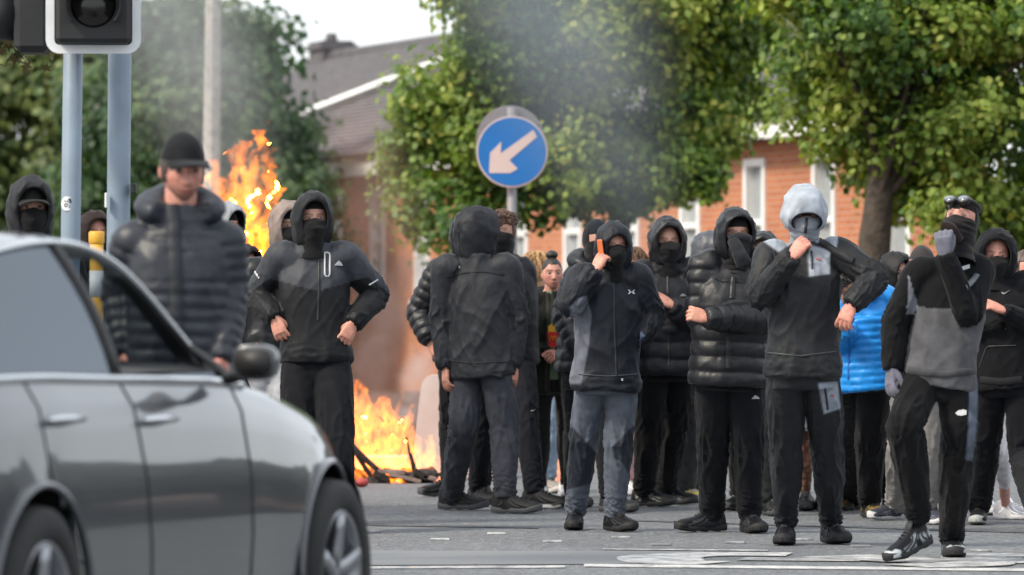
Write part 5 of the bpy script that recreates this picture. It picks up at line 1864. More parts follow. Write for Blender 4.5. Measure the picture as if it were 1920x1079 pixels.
# -- man with his back turned
p = person("man seen from behind in a dark hooded coat and grey trousers", (888, 387), 962, hipx=903, yaw=148, look=128, pitch=4,
           j={'sL': (832, 500, .02), 'sR': (958, 498, -.04), 'eL': (830, 600, .04), 'wL': (836, 688, .0), 'tL': (835, 735, -.03), 'eR': (968, 595, -.02), 'wR': (963, 684, -.05), 'tR': (958, 728, -.07),
              'kL': (868, 800, -.02), 'kR': (946, 802, -.05)},
           hands={'L': dict(n=(-.9, -.4, 0), curl=(20, 30, 20)), 'R': dict(n=(.5, -.8, 0), curl=(28, 35, 25))}, fL=(868, 957, 72), fR=(968, 964, 68),
           jacket=dict(col=(.036, .037, .041), bulk=.016, hem=.80, wr=1.5, flare=.008), hood=dict(col=(.022, .024, .029), size=1.05, deep=1.05, puff=.004, bottom=1.0),
           trousers=dict(col=(.052, .053, .060), bag=.006, wr=1.4), shoes=dict(col=(.020, .019, .018), sole=(.065, .068, .072), high=.03, chunky=1.12, fn=shoe_panels((.035, .033, .03))), vox=.0095)
T = tree_of(p.jV, p.jF)
strip("back_seam", T, [(836, 520), (870, 512), (905, 510), (945, 516)], .006, (.012, .012, .013), p.jacket, "softshell")
strip("hem_seam", T, [(838, 676), (890, 682), (950, 678)], .008, (.016, .016, .018), p.jacket, "softshell")
patch("toggle", T, [[(860, 499), (863, 499), (863, 503), (860, 503)]], (.30, .30, .30), p.jacket)
strip("drawcord", T, [(868, 465), (872, 468), (876, 466)], .008, (.25, .25, .26), p.jacket)

# -- brown-haired man facing him
p = person("brown-haired man with a black neck gaiter over his nose beside the man seen from behind", (944, 394), 950, hipx=950, yaw=-18, look=-22, pitch=2, lift=.02, twist=-5,
           j={'sL': (980, 505, .0), 'eL': (988, 600, .03), 'wL': (975, 688, -.05), 'sR': (905, 505, .1)},
           jacket=dict(col=(.0135, .0155, .020), bulk=.018, hem=.86), mask=dict(top=-.004), fL=(1022, 955, 62), fR=(906, 946, 30),
           hair=dict(keep=lambda v: np.where(v[:, 1] > .02, v[:, 2] - .036 + .012 * np.sin(v[:, 0] * 90), v[:, 2] + .035), off=lambda v: .020 + .020 * sstep(.03, .1, v[:, 2]) * sstep(-.08, .06, v[:, 1]), noise=.010, ns=(26, 30, 16), col=(.075, .036, .022), locks=(260, .040, .0050, .25)),
           trousers=dict(col=(.017, .018, .024)), shoes=dict(col=(.014, .014, .015), sole=(.012, .012, .013), sfn=lambda L, C: np.where((L[:, 2:3] < .02) & (L[:, 1:2] < .2), .55, C)), vox=.011)
T = tree_of(p.jV, p.jF)
patch("logo", T, [swoosh(975, 525, 11), [(972, 521), (977, 519), (979, 522), (974, 524)]], (.60, .62, .64), p.jacket)
patch("logo", tree_of(p.tV, p.tF), [swoosh(1000, 770, 9)], (.45, .45, .46), p.trousers)

# -- puffer behind him
p = person("man in a black puffer jacket half hidden behind the man seen from behind", (876, 396), 938, hipx=876, yaw=-4, look=-10,
           j={'sR': (815, 508, .0), 'eR': (788, 585, .04), 'wR': (806, 640, -.08), 'tR': (826, 672, -.12)}, hands={'R': dict(n=(-.5, -.8, .2), curl=(35, 45, 30))},
           jacket=dict(col=(.0125, .013, .016), puff=.013, sp=.07, bulk=.035, mat='nylon', hem=.86), hood=dict(size=1.05, open_w=.9), mask=dict(), trousers=dict(col=BLK), fR=(826, 932, -60), fL=(905, 938, 0))

# -- woman with a bun
def parka(q, V, N, C):
    p_ = px_of(V)
    w = inside(p_, [(1026, 545), (1034, 545), (1036, 600), (1046, 690), (1048, 712), (1026, 712), (1028, 640)]) & (N[:, 1] < .2)
    C[w] = (.15, .21, .14)
    return C
wm = p = person("woman with a dark top bun and olive parka holding a red food carton", (1035, 481), 946, hipx=1037, yaw=2, look=8, pitch=4, lift=.008, tone='pink',
           j={'sR': (1002, 566, .0), 'sL': (1068, 566, .0), 'eR': (1001, 645, .03), 'wR': (1019, 664, -.17), 'tR': (1044, 664, -.26), 'eL': (1076, 645, .03), 'wL': (1055, 665, -.20), 'tL': (1028, 668, -.26)},
           hands={'R': dict(n=(0, -.8, .6), curl=(35, 45, 30)), 'L': dict(n=(0, -.8, .5), curl=(35, 45, 30))},
           jacket=dict(col=(.020, .020, .015), bulk=.03, hem=.58, fn=parka, flare=.01, mat='cotton', collar=1.1),
           hair=dict(keep=lambda v: np.where(v[:, 1] > .0, v[:, 2] - .060 + .9 * np.clip(np.abs(v[:, 0]) - .035, 0, 1) * 1.2, v[:, 2] + .03), off=.007, noise=.0015, ns=(60, 10, 60), col=(.014, .010, .010)),
           trousers=dict(col=(.010, .010, .011), bag=-.012, taper=.75, wr=.5), shoes=dict(col=(.55, .55, .54), sole=(.6, .6, .6), lace=(.5, .5, .5)), fL=(1062, 932, 10), fR=(1012, 936, -15))
bV, bF = ball(p.X['hd'] + p.hax[2] * .135 * p.k - p.hax[1] * .01, (.040, .040, .030), nu=18, nv=14)
bV = bV + .005 * ridge(bV * 45)[:, None] * unit((0, -1, 1))
mk("hair_bun", bV, bF, M['hair'], p.root, np.array((.016, .012, .012)))
T = tree_of(p.jV, p.jF)
strip("parka_edge", T, [(1027, 550), (1029, 600), (1028, 650), (1027, 700), (1026, 790)], .03, (.028, .028, .022), p.jacket, 'cotton', lift=.012)
strip("parka_edge", T, [(1036, 552), (1040, 600), (1049, 650), (1051, 700), (1056, 790)], .03, (.028, .028, .022), p.jacket, 'cotton', lift=.012)
for bx, by in ((1026, 565), (1028, 746), (1030, 803)):
    patch("snap_button", T, [[(bx - 2, by), (bx, by - 2), (bx + 2, by), (bx, by + 2)]], (.6, .6, .58), p.jacket)
# red carton in her hands
cc = P(1037, 633, p.D - .27)
M['carton'] = flat_mat("red_carton", (.55, .018, .012), .5, vary=.08)
M['arch'] = flat_mat("yellow_print", (.75, .42, .02), .5, vary=.05)
ct = empty("food_carton", cc - (0, 0, .06))
tag(ct, "small red food carton with a yellow mark held by the woman", "carton")
tV = np.array([cc + (sx * w_, sy * d_, z_) for z_, w_, d_ in ((-.06, .026, .014), (.035, .038, .022)) for sx, sy in ((-1, -1), (1, -1), (1, 1), (-1, 1))])
mk("carton_shell", tV, [(3, 2, 1, 0), (0, 1, 5, 4), (1, 2, 6, 5), (2, 3, 7, 6), (3, 0, 4, 7)], M['carton'], ct, smooth=False)
aa = np.linspace(0, math.pi, 9)
ap = [(-.018 + .009 * (1 - math.cos(t)), -.025 + .034 * math.sin(t)) for t in aa] + [(.0 + .009 * (1 - math.cos(t)), -.025 + .034 * math.sin(t)) for t in aa[1:]]
mk("yellow_arches", *tube(np.array([cc + (x, -.0215 - (z + .02) * .06, z) for x, z in ap]), .0042, .002, hint=(0, 1, 0), seg=6), M['arch'], ct)
for i in range(7):
    fx = cc + ((i - 3) * .009, .004 * (i % 2), .03)
    mk("chip", *box(fx + (0, 0, .012 + .008 * (i % 3)), (.0042, .0042, .03)), M['arch'], ct, smooth=False)

# -- blonde person behind her
p = person("person with long blonde hair and light blue jeans behind the woman with the bun", (1006, 472), 925, hipx=1022, yaw=-30, look=-60, lift=.02,
           jacket=dict(col=(.025, .024, .024), bulk=.015), trousers=dict(col=(.24, .34, .45), bag=.012, wr=1.2, mat='cotton'), shoes=dict(col=(.25, .22, .20), sole=(.45, .42, .4)), fL=(1034, 925, 30), fR=(1012, 920, 0), vox=.013,
           hair=dict(keep=lambda v: np.where(v[:, 1] > .03, v[:, 2] - .05, v[:, 2] + .12), off=.018, noise=.006, ns=(40, 40, 8), col=(.42, .25, .11), locks=(240, .09, .0045, 1.0)))
hl = tube(catmull([p.X['hd'] + (0, .03, .02), p.X['hd'] + (-.01, .02, -.12), p.X['neck'] + (0, .0, -.10)], 5), np.linspace(.085, .05, 11), np.linspace(.08, .04, 11), hint=(1, 0, 0), seg=20)
hV = hl[0] + .008 * ridge(hl[0] * np.array([50, 50, 5]))[:, None] * np.array([1, .3, 0])
mk("long_hair", hV, hl[1], M['hair'], p.root, np.array((.42, .25, .11)))

# -- capped man behind the one on the phone
p = person("man in a dark cap and black puffer standing behind the man on the phone", (1116, 407), 958, hipx=1106, yaw=30, look=38, lift=.022, cap=dict(col=(.012, .016, .022)),
           j={'sR': (1084, 520, -.02), 'eR': (1060, 590, -.05), 'wR': (1084, 655, -.18)},
           jacket=dict(col=(.014, .0155, .019), puff=.015, sp=.075, bulk=.034, mat='nylon', hooddown=True, collar=1.1), mask=dict(brow=.03), trousers=dict(col=(.018, .018, .020), bag=.016), shoes=dict(col=(.04, .038, .035), sole=(.05, .05, .05), chunky=1.1), fR=(1085, 952, 20), fL=(1160, 962, 40))
patch("logo", tree_of(*head_shell(p.X['hd'], p.hax, p.k, lambda v: v[:, 2] - .03, .022, nose=0)), [[(1122, 418), (1131, 414), (1133, 417), (1125, 421)]], (.6, .62, .64), p.root)
tb = tree_of(p.tV, p.tF)
strip("cargo_pocket", tb, [(1060, 730), (1082, 730), (1082, 775), (1060, 775)], .012, (.03, .03, .033), p.trousers, 'cotton', closed=True)

# -- man on the phone
def phone_jacket(q, V, N, C):
    p_ = px_of(V)
    return soft(C, V, N, [(1070, 575), (1084, 560), (1100, 555), (1109, 590), (1104, 650), (1096, 690), (1090, 720), (1060, 720)], (.10, .108, .135), .5)
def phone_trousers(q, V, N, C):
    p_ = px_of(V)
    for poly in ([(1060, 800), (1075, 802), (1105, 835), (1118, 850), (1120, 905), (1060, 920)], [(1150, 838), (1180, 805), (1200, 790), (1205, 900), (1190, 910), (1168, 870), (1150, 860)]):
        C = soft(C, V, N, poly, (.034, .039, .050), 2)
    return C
ph = p = person("masked man in a navy hooded jacket talking on an orange phone", (1151, 412), 998, hipx=1138, yaw=4, look=14, pitch=-4,
           j={'sR': (1090, 515, .0), 'sL': (1196, 515, .0), 'eR': (1068, 575, -.14), 'wR': (1116, 508, -.20), 'tR': (1140, 458, -.16), 'eL': (1222, 592, .03), 'wL': (1202, 634, -.05), 'tL': (1178, 662, .06)},
           hands={'R': dict(n=(-.5, -.85, .1), curl=(38, 50, 35), thumb=.3), 'L': dict(n=(.6, -.6, 0))},
           jacket=dict(col=(.0125, .0165, .0245), bulk=.020, hem=.82, wr=1.2, fn=phone_jacket, collar=1.1), hood=dict(size=1.0, open_w=.86, open_h=.80, col=(.0125, .016, .024)), mask=dict(top=.004, long=1.05),
           trousers=dict(col=(.088, .102, .132), bag=.004, wr=1.3, mat='softshell', fn=phone_trousers), shoes=dict(col=(.013, .0135, .015), sole=(.014, .014, .015)), fR=(1077, 994, -4), fL=(1163, 997, 28), vox=.0085, gloves={'L': (.08, .11, .18)})
T = tree_of(p.jV, p.jF)
x0, y0 = 1183, 548
patch("logo", T, [[(x0 - 6, y0 - 4), (x0 - 3, y0 - 3), (x0 - 1, y0), (x0 + 2, y0), (x0 + 4, y0 - 3), (x0 + 7, y0 - 4), (x0 + 4, y0), (x0 + 7, y0 + 4), (x0 + 4, y0 + 4), (x0 + 2, y0 + 1), (x0 - 1, y0 + 1), (x0 - 3, y0 + 4), (x0 - 6, y0 + 4), (x0 - 3, y0)]], (.55, .57, .60), p.jacket)
strip("zip", T, [(1150, 515), (1152, 600), (1156, 705)], .012, (.008, .010, .014), p.jacket)
strip("hem_seam", T, [(1085, 702), (1140, 706), (1196, 702)], .008, (.03, .036, .05), p.jacket)
patch("zip_pull", T, [[(1165, 710), (1168, 710), (1168, 714), (1165, 714)]], (.6, .6, .6), p.jacket)
# his phone
M['orange_case'] = flat_mat("orange_phone_case", (.62, .14, .03), .4, vary=.05)
M['black_glass'] = flat_mat("phone_screen", (.008, .008, .01), .1, vary=.05)
def phone(c, u, v, label, case):
    u, v = unit(u), unit(v)
    n_ = np.cross(u, v)
    ro = empty("mobile_phone", c)
    tag(ro, label, "phone")
    V, Fs = box((0, 0, 0), (.037, .076, .0055), bev=.004)
    mk("case", np.array([c + a * u + b * v + d_ * n_ for a, b, d_ in V]), Fs, case, ro, smooth=False)
    V, Fs = box((0, 0, .0058), (.034, .072, .001))
    mk("screen", np.array([c + a * u + b * v + d_ * n_ for a, b, d_ in V]), Fs, M['black_glass'], ro, smooth=False)
phone(P(1127, 475, p.D - .11), (-.30, .95, .0), (-.12, .0, 1), "mobile phone in an orange case held to the hooded man's ear", M['orange_case'])

# -- woman's face between the jackets
p = person("brown-haired person in pink trousers mostly hidden behind the man on the phone", (1187, 464), 930, hipx=1188, yaw=10, look=12, lift=.015, tone='pink',
           jacket=dict(col=(.05, .05, .055), bulk=.01), trousers=dict(col=(.50, .30, .29), bag=-.005, wr=.6), shoes=dict(col=(.6, .6, .6), sole=(.6, .6, .6)), fL=(1186, 930, 40), fR=(1172, 925, 10), vox=.013,
           hair=dict(keep=lambda v: np.where(v[:, 1] > .0, v[:, 2] - .07 + 8 * v[:, 0] ** 2 - 1.0 * np.abs(v[:, 0]), v[:, 2] + .10), off=.012, noise=.004, col=(.13, .065, .03), locks=(200, .06, .0045, .9)))

# -- black puffer, arms folded
p = person("masked man in a matt black puffer with folded arms, left of the scarfed man", (1250, 408), 955, hipx=1252, yaw=8, look=8,
           j={'sR': (1204, 515, .0), 'sL': (1298, 510, .0), 'eR': (1198, 612, -.05), 'wR': (1268, 612, -.15), 'tR': (1290, 616, -.12), 'eL': (1312, 608, -.06), 'wL': (1262, 574, -.26), 'tL': (1232, 556, -.27)},
           hands={'L': dict(n=(0, -.7, .7), curl=(20, 25, 20)), 'R': dict(n=(0, -.7, .5))},
           jacket=dict(col=(.0135, .0145, .018), puff=.020, sp=.105, bulk=.040, mat='softshell', hem=.83, collar=1.15), hood=dict(puff=.010, size=1.08, col=(.022, .022, .024), mat='nylon'), mask=dict(long=1.15, fold=.007),
           trousers=dict(col=(.017, .017, .018), bag=.012, wr=1.3), shoes=dict(col=(.017, .018, .02), sole=(.022, .023, .025), chunky=1.05, fn=shoe_wave((.40, .40, .38), .060, .020, .008)), fR=(1226, 951, 62), fL=(1266, 947, 58), vox=.010)
T = tree_of(p.jV, p.jF)
strip("zip", T, [(1252, 500), (1252, 552)], .014, (.008, .008, .010), p.jacket)
strip("zip", T, [(1254, 625), (1254, 686)], .014, (.008, .008, .010), p.jacket)
patch("logo", T, [[(1274, 556), (1279, 551), (1284, 553), (1286, 556)]], (.16, .17, .18), p.jacket)

# -- grey hood behind
p = person("person in a grey quilted hood and khaki coat between the two black puffers", (1330, 433), 948, hipx=1306, yaw=50, look=62,
           jacket=dict(col=(.060, .062, .055), puff=.0, bulk=.03, hem=.72), hood=dict(col=(.055, .060, .072), size=1.05, puff=.006, mat='nylon'), trousers=dict(col=(.070, .070, .072), bag=.012, wr=1.2), shoes=dict(col=(.42, .40, .28), sole=(.5, .5, .48), fn=shoe_panels((.62, .50, .10), 60, .5)), fR=(1296, 943, 30), fL=(1330, 940, 40), vox=.013)

# -- scarfed man
p = person("man in a shiny black puffer with a knotted black scarf over his face", (1379, 388), 1003, hipx=1366, yaw=2, look=12, pitch=-2,
           j={'sR': (1323, 498, .0), 'sL': (1424, 496, .0), 'eR': (1316, 596, -.02), 'wR': (1376, 608, -.14), 'tR': (1396, 612, -.10), 'eL': (1448, 596, -.05), 'wL': (1328, 598, -.30), 'tL': (1286, 584, -.30)},
           hands={'L': dict(n=(-.1, -.9, .35), curl=(35, 50, 35)), 'R': dict(n=(0, -.8, .3))},
           jacket=dict(col=(.0145, .0150, .0175), puff=.017, sp=.082, bulk=.038, mat='nylon', hem=.82), hood=dict(puff=.0, size=1.05, col=(.013, .0135, .016), mat='nylon', open_w=1.05, open_h=1.05), mask=dict(top=-.012, brow=.038, fold=.010, col=(.013, .013, .014)),
           trousers=dict(col=(.0150, .0155, .0180), bag=.013, wr=1.2), shoes=dict(col=(.012, .0125, .014), sole=(.016, .016, .017), chunky=1.1, fn=shoe_wave((.050, .053, .060), .058, .010, .013)), fR=(1314, 998, -66), fL=(1412, 1000, 14), vox=.0095)
T = tree_of(p.jV, p.jF)
strip("zip_placket", T, [(1375, 520), (1372, 560)], .030, (.010, .0105, .012), p.jacket, 'nylon', lift=.008)
strip("zip_placket", T, [(1366, 630), (1366, 690)], .030, (.010, .0105, .012), p.jacket, 'nylon', lift=.008)
patch("logo", tree_of(p.tV, p.tF), [[(1409, 748), (1415, 741), (1421, 744), (1424, 748)]], (.40, .41, .42), p.trousers)
sf = catmull(np.array([P(1374, 450, p.D - .14), P(1381, 464, p.D - .165), P(1388, 481, p.D - .18), P(1396, 497, p.D - .17)]), 5)
sV, sF = tube(sf, np.linspace(.032, .045, 16), np.linspace(.020, .012, 16), hint=(1, 0.2, .6), seg=14)
mk("scarf_tail", sV + .005 * ridge(sV * np.array([30, 30, 18]))[:, None] * BACK, sF, M['knit'], p.root, np.array((.020, .021, .025)))
sf = catmull(np.array([P(1366, 447, p.D - .125), P(1388, 443, p.D - .14), P(1408, 449, p.D - .10)]), 4)
sV, sF = tube(sf, .022, .014, hint=(0, .2, 1), seg=12)
mk("scarf_knot", sV, sF, M['knit'], p.root, np.array((.024, .025, .03)))

# -- people hidden behind the scarfed man
person("dark hooded person showing just behind the scarfed man's shoulder", (1434, 432), 966, hipx=1412, yaw=-10, vox=.013, jacket=dict(col=BLK, puff=.01, bulk=.03, mat='nylon'), hood=dict(puff=.006, size=1.03), mask=dict(),
       trousers=dict(col=(.030, .030, .030), bag=.014), shoes=dict(col=(.02, .02, .021), lace=(.2, .2, .2)), fR=(1380, 958, -30), fL=(1452, 968, 20))
person("person in grey shorts with a tattooed calf behind the grey-hooded man", (1512, 432), 960, hipx=1522, yaw=0, tone='tan', vox=.013, lift=.02, tattoo=True, jacket=dict(col=BLK, bulk=.0), hair=dict(keep=lambda v: v[:, 2] - .02, off=.012, noise=.004, col=(.03, .02, .015)),
       trousers=dict(col=(.20, .21, .24), bag=.03, cut=.50), shoes=dict(col=BLK), fR=(1512, 958, 0), fL=(1548, 960, 10))

# -- grey hood pulling up his collar
def grey_top(q, V, N, C):
    p_ = px_of(V)
    fr = N[:, 1] < .6
    C = soft(C, V, N, [(1431, 452), (1468, 425), (1480, 380), (1545, 380), (1550, 428), (1572, 437), (1568, 467), (1540, 458), (1505, 443), (1460, 473)], (.29, .325, .375), .6)
    return soft(C, V, N, [(1515, 480), (1521, 460), (1556, 470), (1556, 514), (1517, 519)], (.28, .31, .36), .6)
def grey_trousers(q, V, N, C):
    return soft(C, V, N, [(1534, 719), (1570, 716), (1576, 766), (1545, 777)], (.26, .30, .36), .4)
p = person("man in a pale grey hood pulling his collar up over his face", (1508, 348), 1030, hipx=1506, yaw=2, look=3, pitch=-13,
           j={'sR': (1442, 475, .0), 'sL': (1576, 470, .0), 'eR': (1424, 556, -.10), 'wR': (1484, 484, -.27), 'tR': (1518, 438, -.27), 'eL': (1640, 524, -.10), 'wL': (1597, 570, -.20), 'tL': (1574, 622, -.22)},
           hands={'R': dict(n=(-.35, -.85, .35), curl=(35, 60, 45), thumb=.4, spread=2), 'L': dict(n=(-.3, -.85, .3), curl=(25, 35, 25))}, tone='pink',
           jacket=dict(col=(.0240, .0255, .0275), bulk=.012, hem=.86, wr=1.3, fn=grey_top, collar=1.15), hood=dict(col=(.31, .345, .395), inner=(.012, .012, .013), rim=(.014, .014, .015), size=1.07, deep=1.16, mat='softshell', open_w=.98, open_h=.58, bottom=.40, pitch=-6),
           mask=dict(top=.008, brow=.020, browcol=(.012, .012, .013), col=(.24, .265, .305), fold=.006, long=1.1), trousers=dict(col=(.0260, .0280, .0310), bag=.008, wr=1.3, mat='softshell', taper=.86, end=.10, fn=grey_trousers),
           shoes=dict(col=(.013, .013, .017), sole=(.016, .016, .018), high=.025, chunky=1.1), fR=(1472, 1022, -6), fL=(1566, 1020, 14), vox=.0085)
T = tree_of(*join((p.jV, p.jF), make_snood(p.X['hd'], p.hax, p.k, .006, 0, .006, 1.1)))
strip("zip", T, [(1513, 405), (1512, 420), (1510, 436)], .016, (.010, .010, .011), p.jacket, lift=.010)
T = tree_of(p.jV, p.jF)
strip("pocket_zip", T, [(1521, 470), (1523, 505)], .012, (.012, .012, .013), p.jacket)
patch("logo", T, [[(1530, 486), (1534, 484), (1539, 487), (1534, 489)]], (.50, .10, .11), p.jacket)
strip("hem_seam", T, [(1440, 662), (1500, 668), (1566, 660)], .010, (.03, .032, .036), p.jacket)
strip("shoulder_seam", T, [(1450, 470), (1458, 500), (1466, 540)], .006, (.008, .008, .009), p.jacket)
strip("collar_fold", T, [(1512, 444), (1530, 450), (1550, 460), (1575, 478), (1600, 490)], .04, (.0150, .016, .0175), p.jacket, 'softshell', lift=.012)
T = tree_of(p.tV, p.tF)
strip("pocket_zip", T, [(1547, 728), (1552, 768)], .012, (.015, .015, .017), p.trousers)
patch("logo", T, [[(1557, 742), (1560, 740), (1564, 742), (1560, 744)]], (.50, .10, .11), p.trousers)

# -- blue puffer
bp_ = p = person("person in a bright blue quilted jacket looking down at a phone", (1600, 472), 978, hipx=1618, yaw=-32, look=-42, pitch=-38, lift=.01, tone='tan', head=(1592, 537, -.12), H=1.70,
           j={'sL': (1662, 560, .0), 'sR': (1585, 566, -.02), 'eL': (1671, 640, .08), 'wL': (1660, 712, .02), 'tL': (1652, 750, 0), 'eR': (1576, 640, -.08), 'wR': (1592, 614, -.26), 'tR': (1572, 602, -.34)},
           hands={'R': dict(n=(.2, -.3, -.9), curl=(30, 40, 30))},
           jacket=dict(col=(.010, .23, .66), puff=.012, sp=.044, bulk=.028, mat='nylon', hem=.80, hooddown=True), hair=dict(keep=lambda v: np.where(v[:, 1] > .02, v[:, 2] - .045, v[:, 2] + .03), off=.014, noise=.005, col=(.016, .012, .010), locks=(160, .035, .005, .3)),
           trousers=dict(col=(.0120, .0125, .0145), bag=.018, wr=1.2), shoes=dict(col=(.030, .026, .018), sole=(.025, .024, .022), chunky=1.1, fn=shoe_panels((.16, .11, .04), 60, .45)), fL=(1637, 972, 14), fR=(1588, 958, -40), vox=.010)
strip("zip", tree_of(p.jV, p.jF), [(1592, 600), (1592, 660), (1590, 712)], .012, (.006, .12, .45), p.jacket)
phone(P(1587, 604, p.D - .33), (.8, .2, -.35), (.1, -.5, .25), "dark mobile phone held low by the person in blue", M['black_glass'])

# -- hoods behind
person("person in a plain black hood behind the blue jacket", (1676, 471), 966, hipx=1690, yaw=10, look=40, vox=.013, jacket=dict(col=BLK, bulk=.01), hood=dict(col=(.010, .010, .011), size=1.05), mask=dict(), trousers=dict(col=(.018, .018, .020)), fR=(1672, 960, 10), fL=(1705, 965, 20))
person("person in a brown beanie and light grey trousers behind the man with goggles", (1728, 455), 986, hipx=1730, yaw=-8, look=-40, lift=.02, vox=.012, j={'sR': (1702, 545, .05), 'eR': (1708, 620, .05), 'wR': (1730, 670, -.02), 'sL': (1768, 545, .05), 'eL': (1775, 620, .05), 'wL': (1760, 680, 0.0)}, jacket=dict(col=(.05, .05, .052), bulk=.0), mask=dict(brow=.03, col=(.040, .034, .036)),
       trousers=dict(col=(.235, .225, .215), bag=.016, wr=1.3), shoes=dict(col=(.045, .048, .065), sole=(.5, .5, .52), fn=shoe_wave((.30, .31, .36), .060, .022, .012)), fR=(1664, 976, -52), fL=(1750, 984, 35))

# -- goggles
def goggle_top(q, V, N, C):
    p_ = px_of(V)
    w = (q.W[:, 0] > .55) & (p_[:, 1] > np.interp(p_[:, 0], [1690, 1712, 1722, 1780, 1850], [520, 520, 576, 580, 572]))
    C[w] = (.085, .085, .092)
    C[inside(p_, [(1703, 515), (1722, 576), (1712, 590), (1700, 590)]) & (N[:, 1] < .3)] = (.14, .15, .175)
    return C
def side_stripe(q, V, N, C):
    return soft(C, V, N, [(1818, 700), (1834, 700), (1832, 800), (1824, 866), (1810, 862), (1816, 800)], (.105, .125, .165), .5)
gp = p = person("gloved man with goggles on his head striding in a black and grey sweatshirt", (1806, 371), 1056, hipx=1762, yaw=-4, look=-24, pitch=16, lift=.012, head=(1804, 412, -.02),
           j={'sR': (1694, 508, -.02), 'sL': (1838, 503, .02), 'eR': (1678, 606, -.02), 'wR': (1672, 690, -.06), 'tR': (1668, 738, -.10), 'eL': (1816, 592, -.16), 'wL': (1772, 480, -.24), 'tL': (1768, 436, -.24),
              'kR': (1698, 800, -.20), 'kL': (1798, 815, -.02), 'aR': (1724, 975, .05)},
           hands={'R': dict(n=(-.9, -.4, 0), curl=(15, 25, 20)), 'L': dict(n=(-.1, -.95, .1), curl=(35, 55, 40))}, gloves={'R': (.115, .115, .15), 'L': (.13, .135, .17)}, tone='pink',
           jacket=dict(col=(.0115, .0115, .0125), bulk=.006, hem=.86, mat='cotton', fn=goggle_top, wr=.9), mask=dict(top=-.016, col=(.010, .008, .009), brow=.026, fold=.006),
           trousers=dict(col=(.0100, .0100, .0110), bag=.012, wr=1.2, taper=.92, fn=side_stripe), shoes=dict(col=(.014, .015, .018), sole=(.018, .018, .020), chunky=1.15, fn=shoe_wave((.40, .44, .47), .055, .018, .012, True)),
           fR=(1695, 1038, -48, 18, .018), fL=(1786, 1046, 2), vox=.009)
T = tree_of(p.jV, p.jF)
patch("logo", T, [[(1796, 502), (1809, 499), (1810, 506), (1797, 509)]], (.36, .38, .40), p.jacket)
strip("waistband", T, [(1702, 694), (1740, 700), (1780, 701), (1828, 696)], .040, (.060, .060, .066), p.jacket, "cotton", lift=.006)
strip("sleeve_print", T, [(1812, 540), (1820, 530), (1826, 524), (1832, 514)], .030, (.10, .115, .13), p.jacket)
T = tree_of(p.tV, p.tF)
patch("logo", T, [[(1791, 775), (1797, 770), (1806, 768), (1812, 770), (1812, 778), (1803, 780), (1795, 779)]], (.55, .55, .56), p.trousers)
# goggles
hx, hd, kk = p.hax, p.X['hd'], p.k
M['goggle_glass'] = flat_mat("goggle_lens", (.10, .12, .14), .08, vary=.1, coat=1.0)
gbase = hd + hx[2] * .064 * kk + hx[1] * .092 * kk
gn = unit(hx[1] * .82 + hx[2] * .57)
parts = []
for sd in (-1, 1):
    gc = gbase + hx[0] * sd * .036 * kk
    go = mk("goggle_rim", *tube([gc - gn * .004, gc + gn * .014, gc + gn * .020], np.array([.032, .032, .028]), np.array([.025, .025, .021]), hint=hx[0], seg=22), M['plastic'], p.root, np.array((.012, .012, .013)))
    mk("goggle_lens", *tube([gc + gn * .018, gc + gn * .0225], [.0265, .0255], [.0195, .0185], hint=hx[0], seg=22), M['goggle_glass'], go)
a = np.linspace(-2.5, 2.5, 25)
strap = np.array([hd + hx[2] * (.060 + .012 * math.cos(t)) * kk + hx[0] * .086 * math.sin(t) * kk + hx[1] * (.100 * math.cos(t) - .004) * kk for t in np.linspace(.55, 2 * math.pi - .55, 30)])
mk("goggle_strap", *tube(strap, .013, .004, hint=(0, 0, 1), seg=8), M['knit'], p.root, np.array((.012, .012, .013)))
cf = catmull(np.array([P(1765, 424, p.D - .16), P(1785, 430, p.D - .17), P(1800, 452, p.D - .15)]), 4)
mk("mask_fold", *tube(cf, .026, .014, hint=(0, 0, 1), seg=12), M['knit'], p.root, np.array((.016, .009, .010)))

# -- black hoodie at the right
p = person("masked person in a black hoodie with folded arms at the right edge", (1866, 430), 988, hipx=1886, yaw=-6, look=-2, pitch=-4,
           j={'sR': (1826, 528, .0), 'sL': (1924, 528, .0), 'eR': (1822, 612, -.06), 'wR': (1876, 610, -.13), 'tR': (1896, 614, -.10), 'eL': (1944, 612, -.04), 'wL': (1884, 584, -.26), 'tL': (1846, 566, -.28), 'kL': (1922, 860, 0.0)},
           hands={'L': dict(n=(0, -.6, .8), curl=(15, 25, 20)), 'R': dict(n=(0, -.8, .3))}, tone='pink',
           jacket=dict(col=(.0125, .0125, .0140), bulk=.010, hem=.84, mat='cotton', collar=1.1), hood=dict(size=1.12, col=(.0130, .0132, .0145), mat='cotton', wide=1.08), mask=dict(top=-.012),
           trousers=dict(col=(.0125, .0128, .0155), bag=.020, wr=1.2), shoes=dict(col=(.022, .023, .022), sole=(.35, .36, .36), sfn=lambda L, C: np.where(L[:, 1:2] > .1, C, .03)), fR=(1834, 984, -8), fL=(1962, 1000, 30), vox=.010)
T = tree_of(p.jV, p.jF)
strip("pocket_seam", T, [(1836, 690), (1850, 650), (1905, 648)], .008, (.03, .03, .034), p.jacket)
strip("waistband", T, [(1838, 712), (1880, 716), (1916, 712)], .045, (.016, .016, .018), p.jacket, "cotton")
patch("logo", T, [swoosh(1886, 549, 16)], (.22, .23, .25), p.jacket)
tm = tree_of(*make_snood(p.X['hd'], p.hax, p.k, -.012, (1866 * .37) % 91, .004, 1.0))
patch("logo", tm, [swoosh(1880, 480, 8)], (.45, .45, .46), p.root)

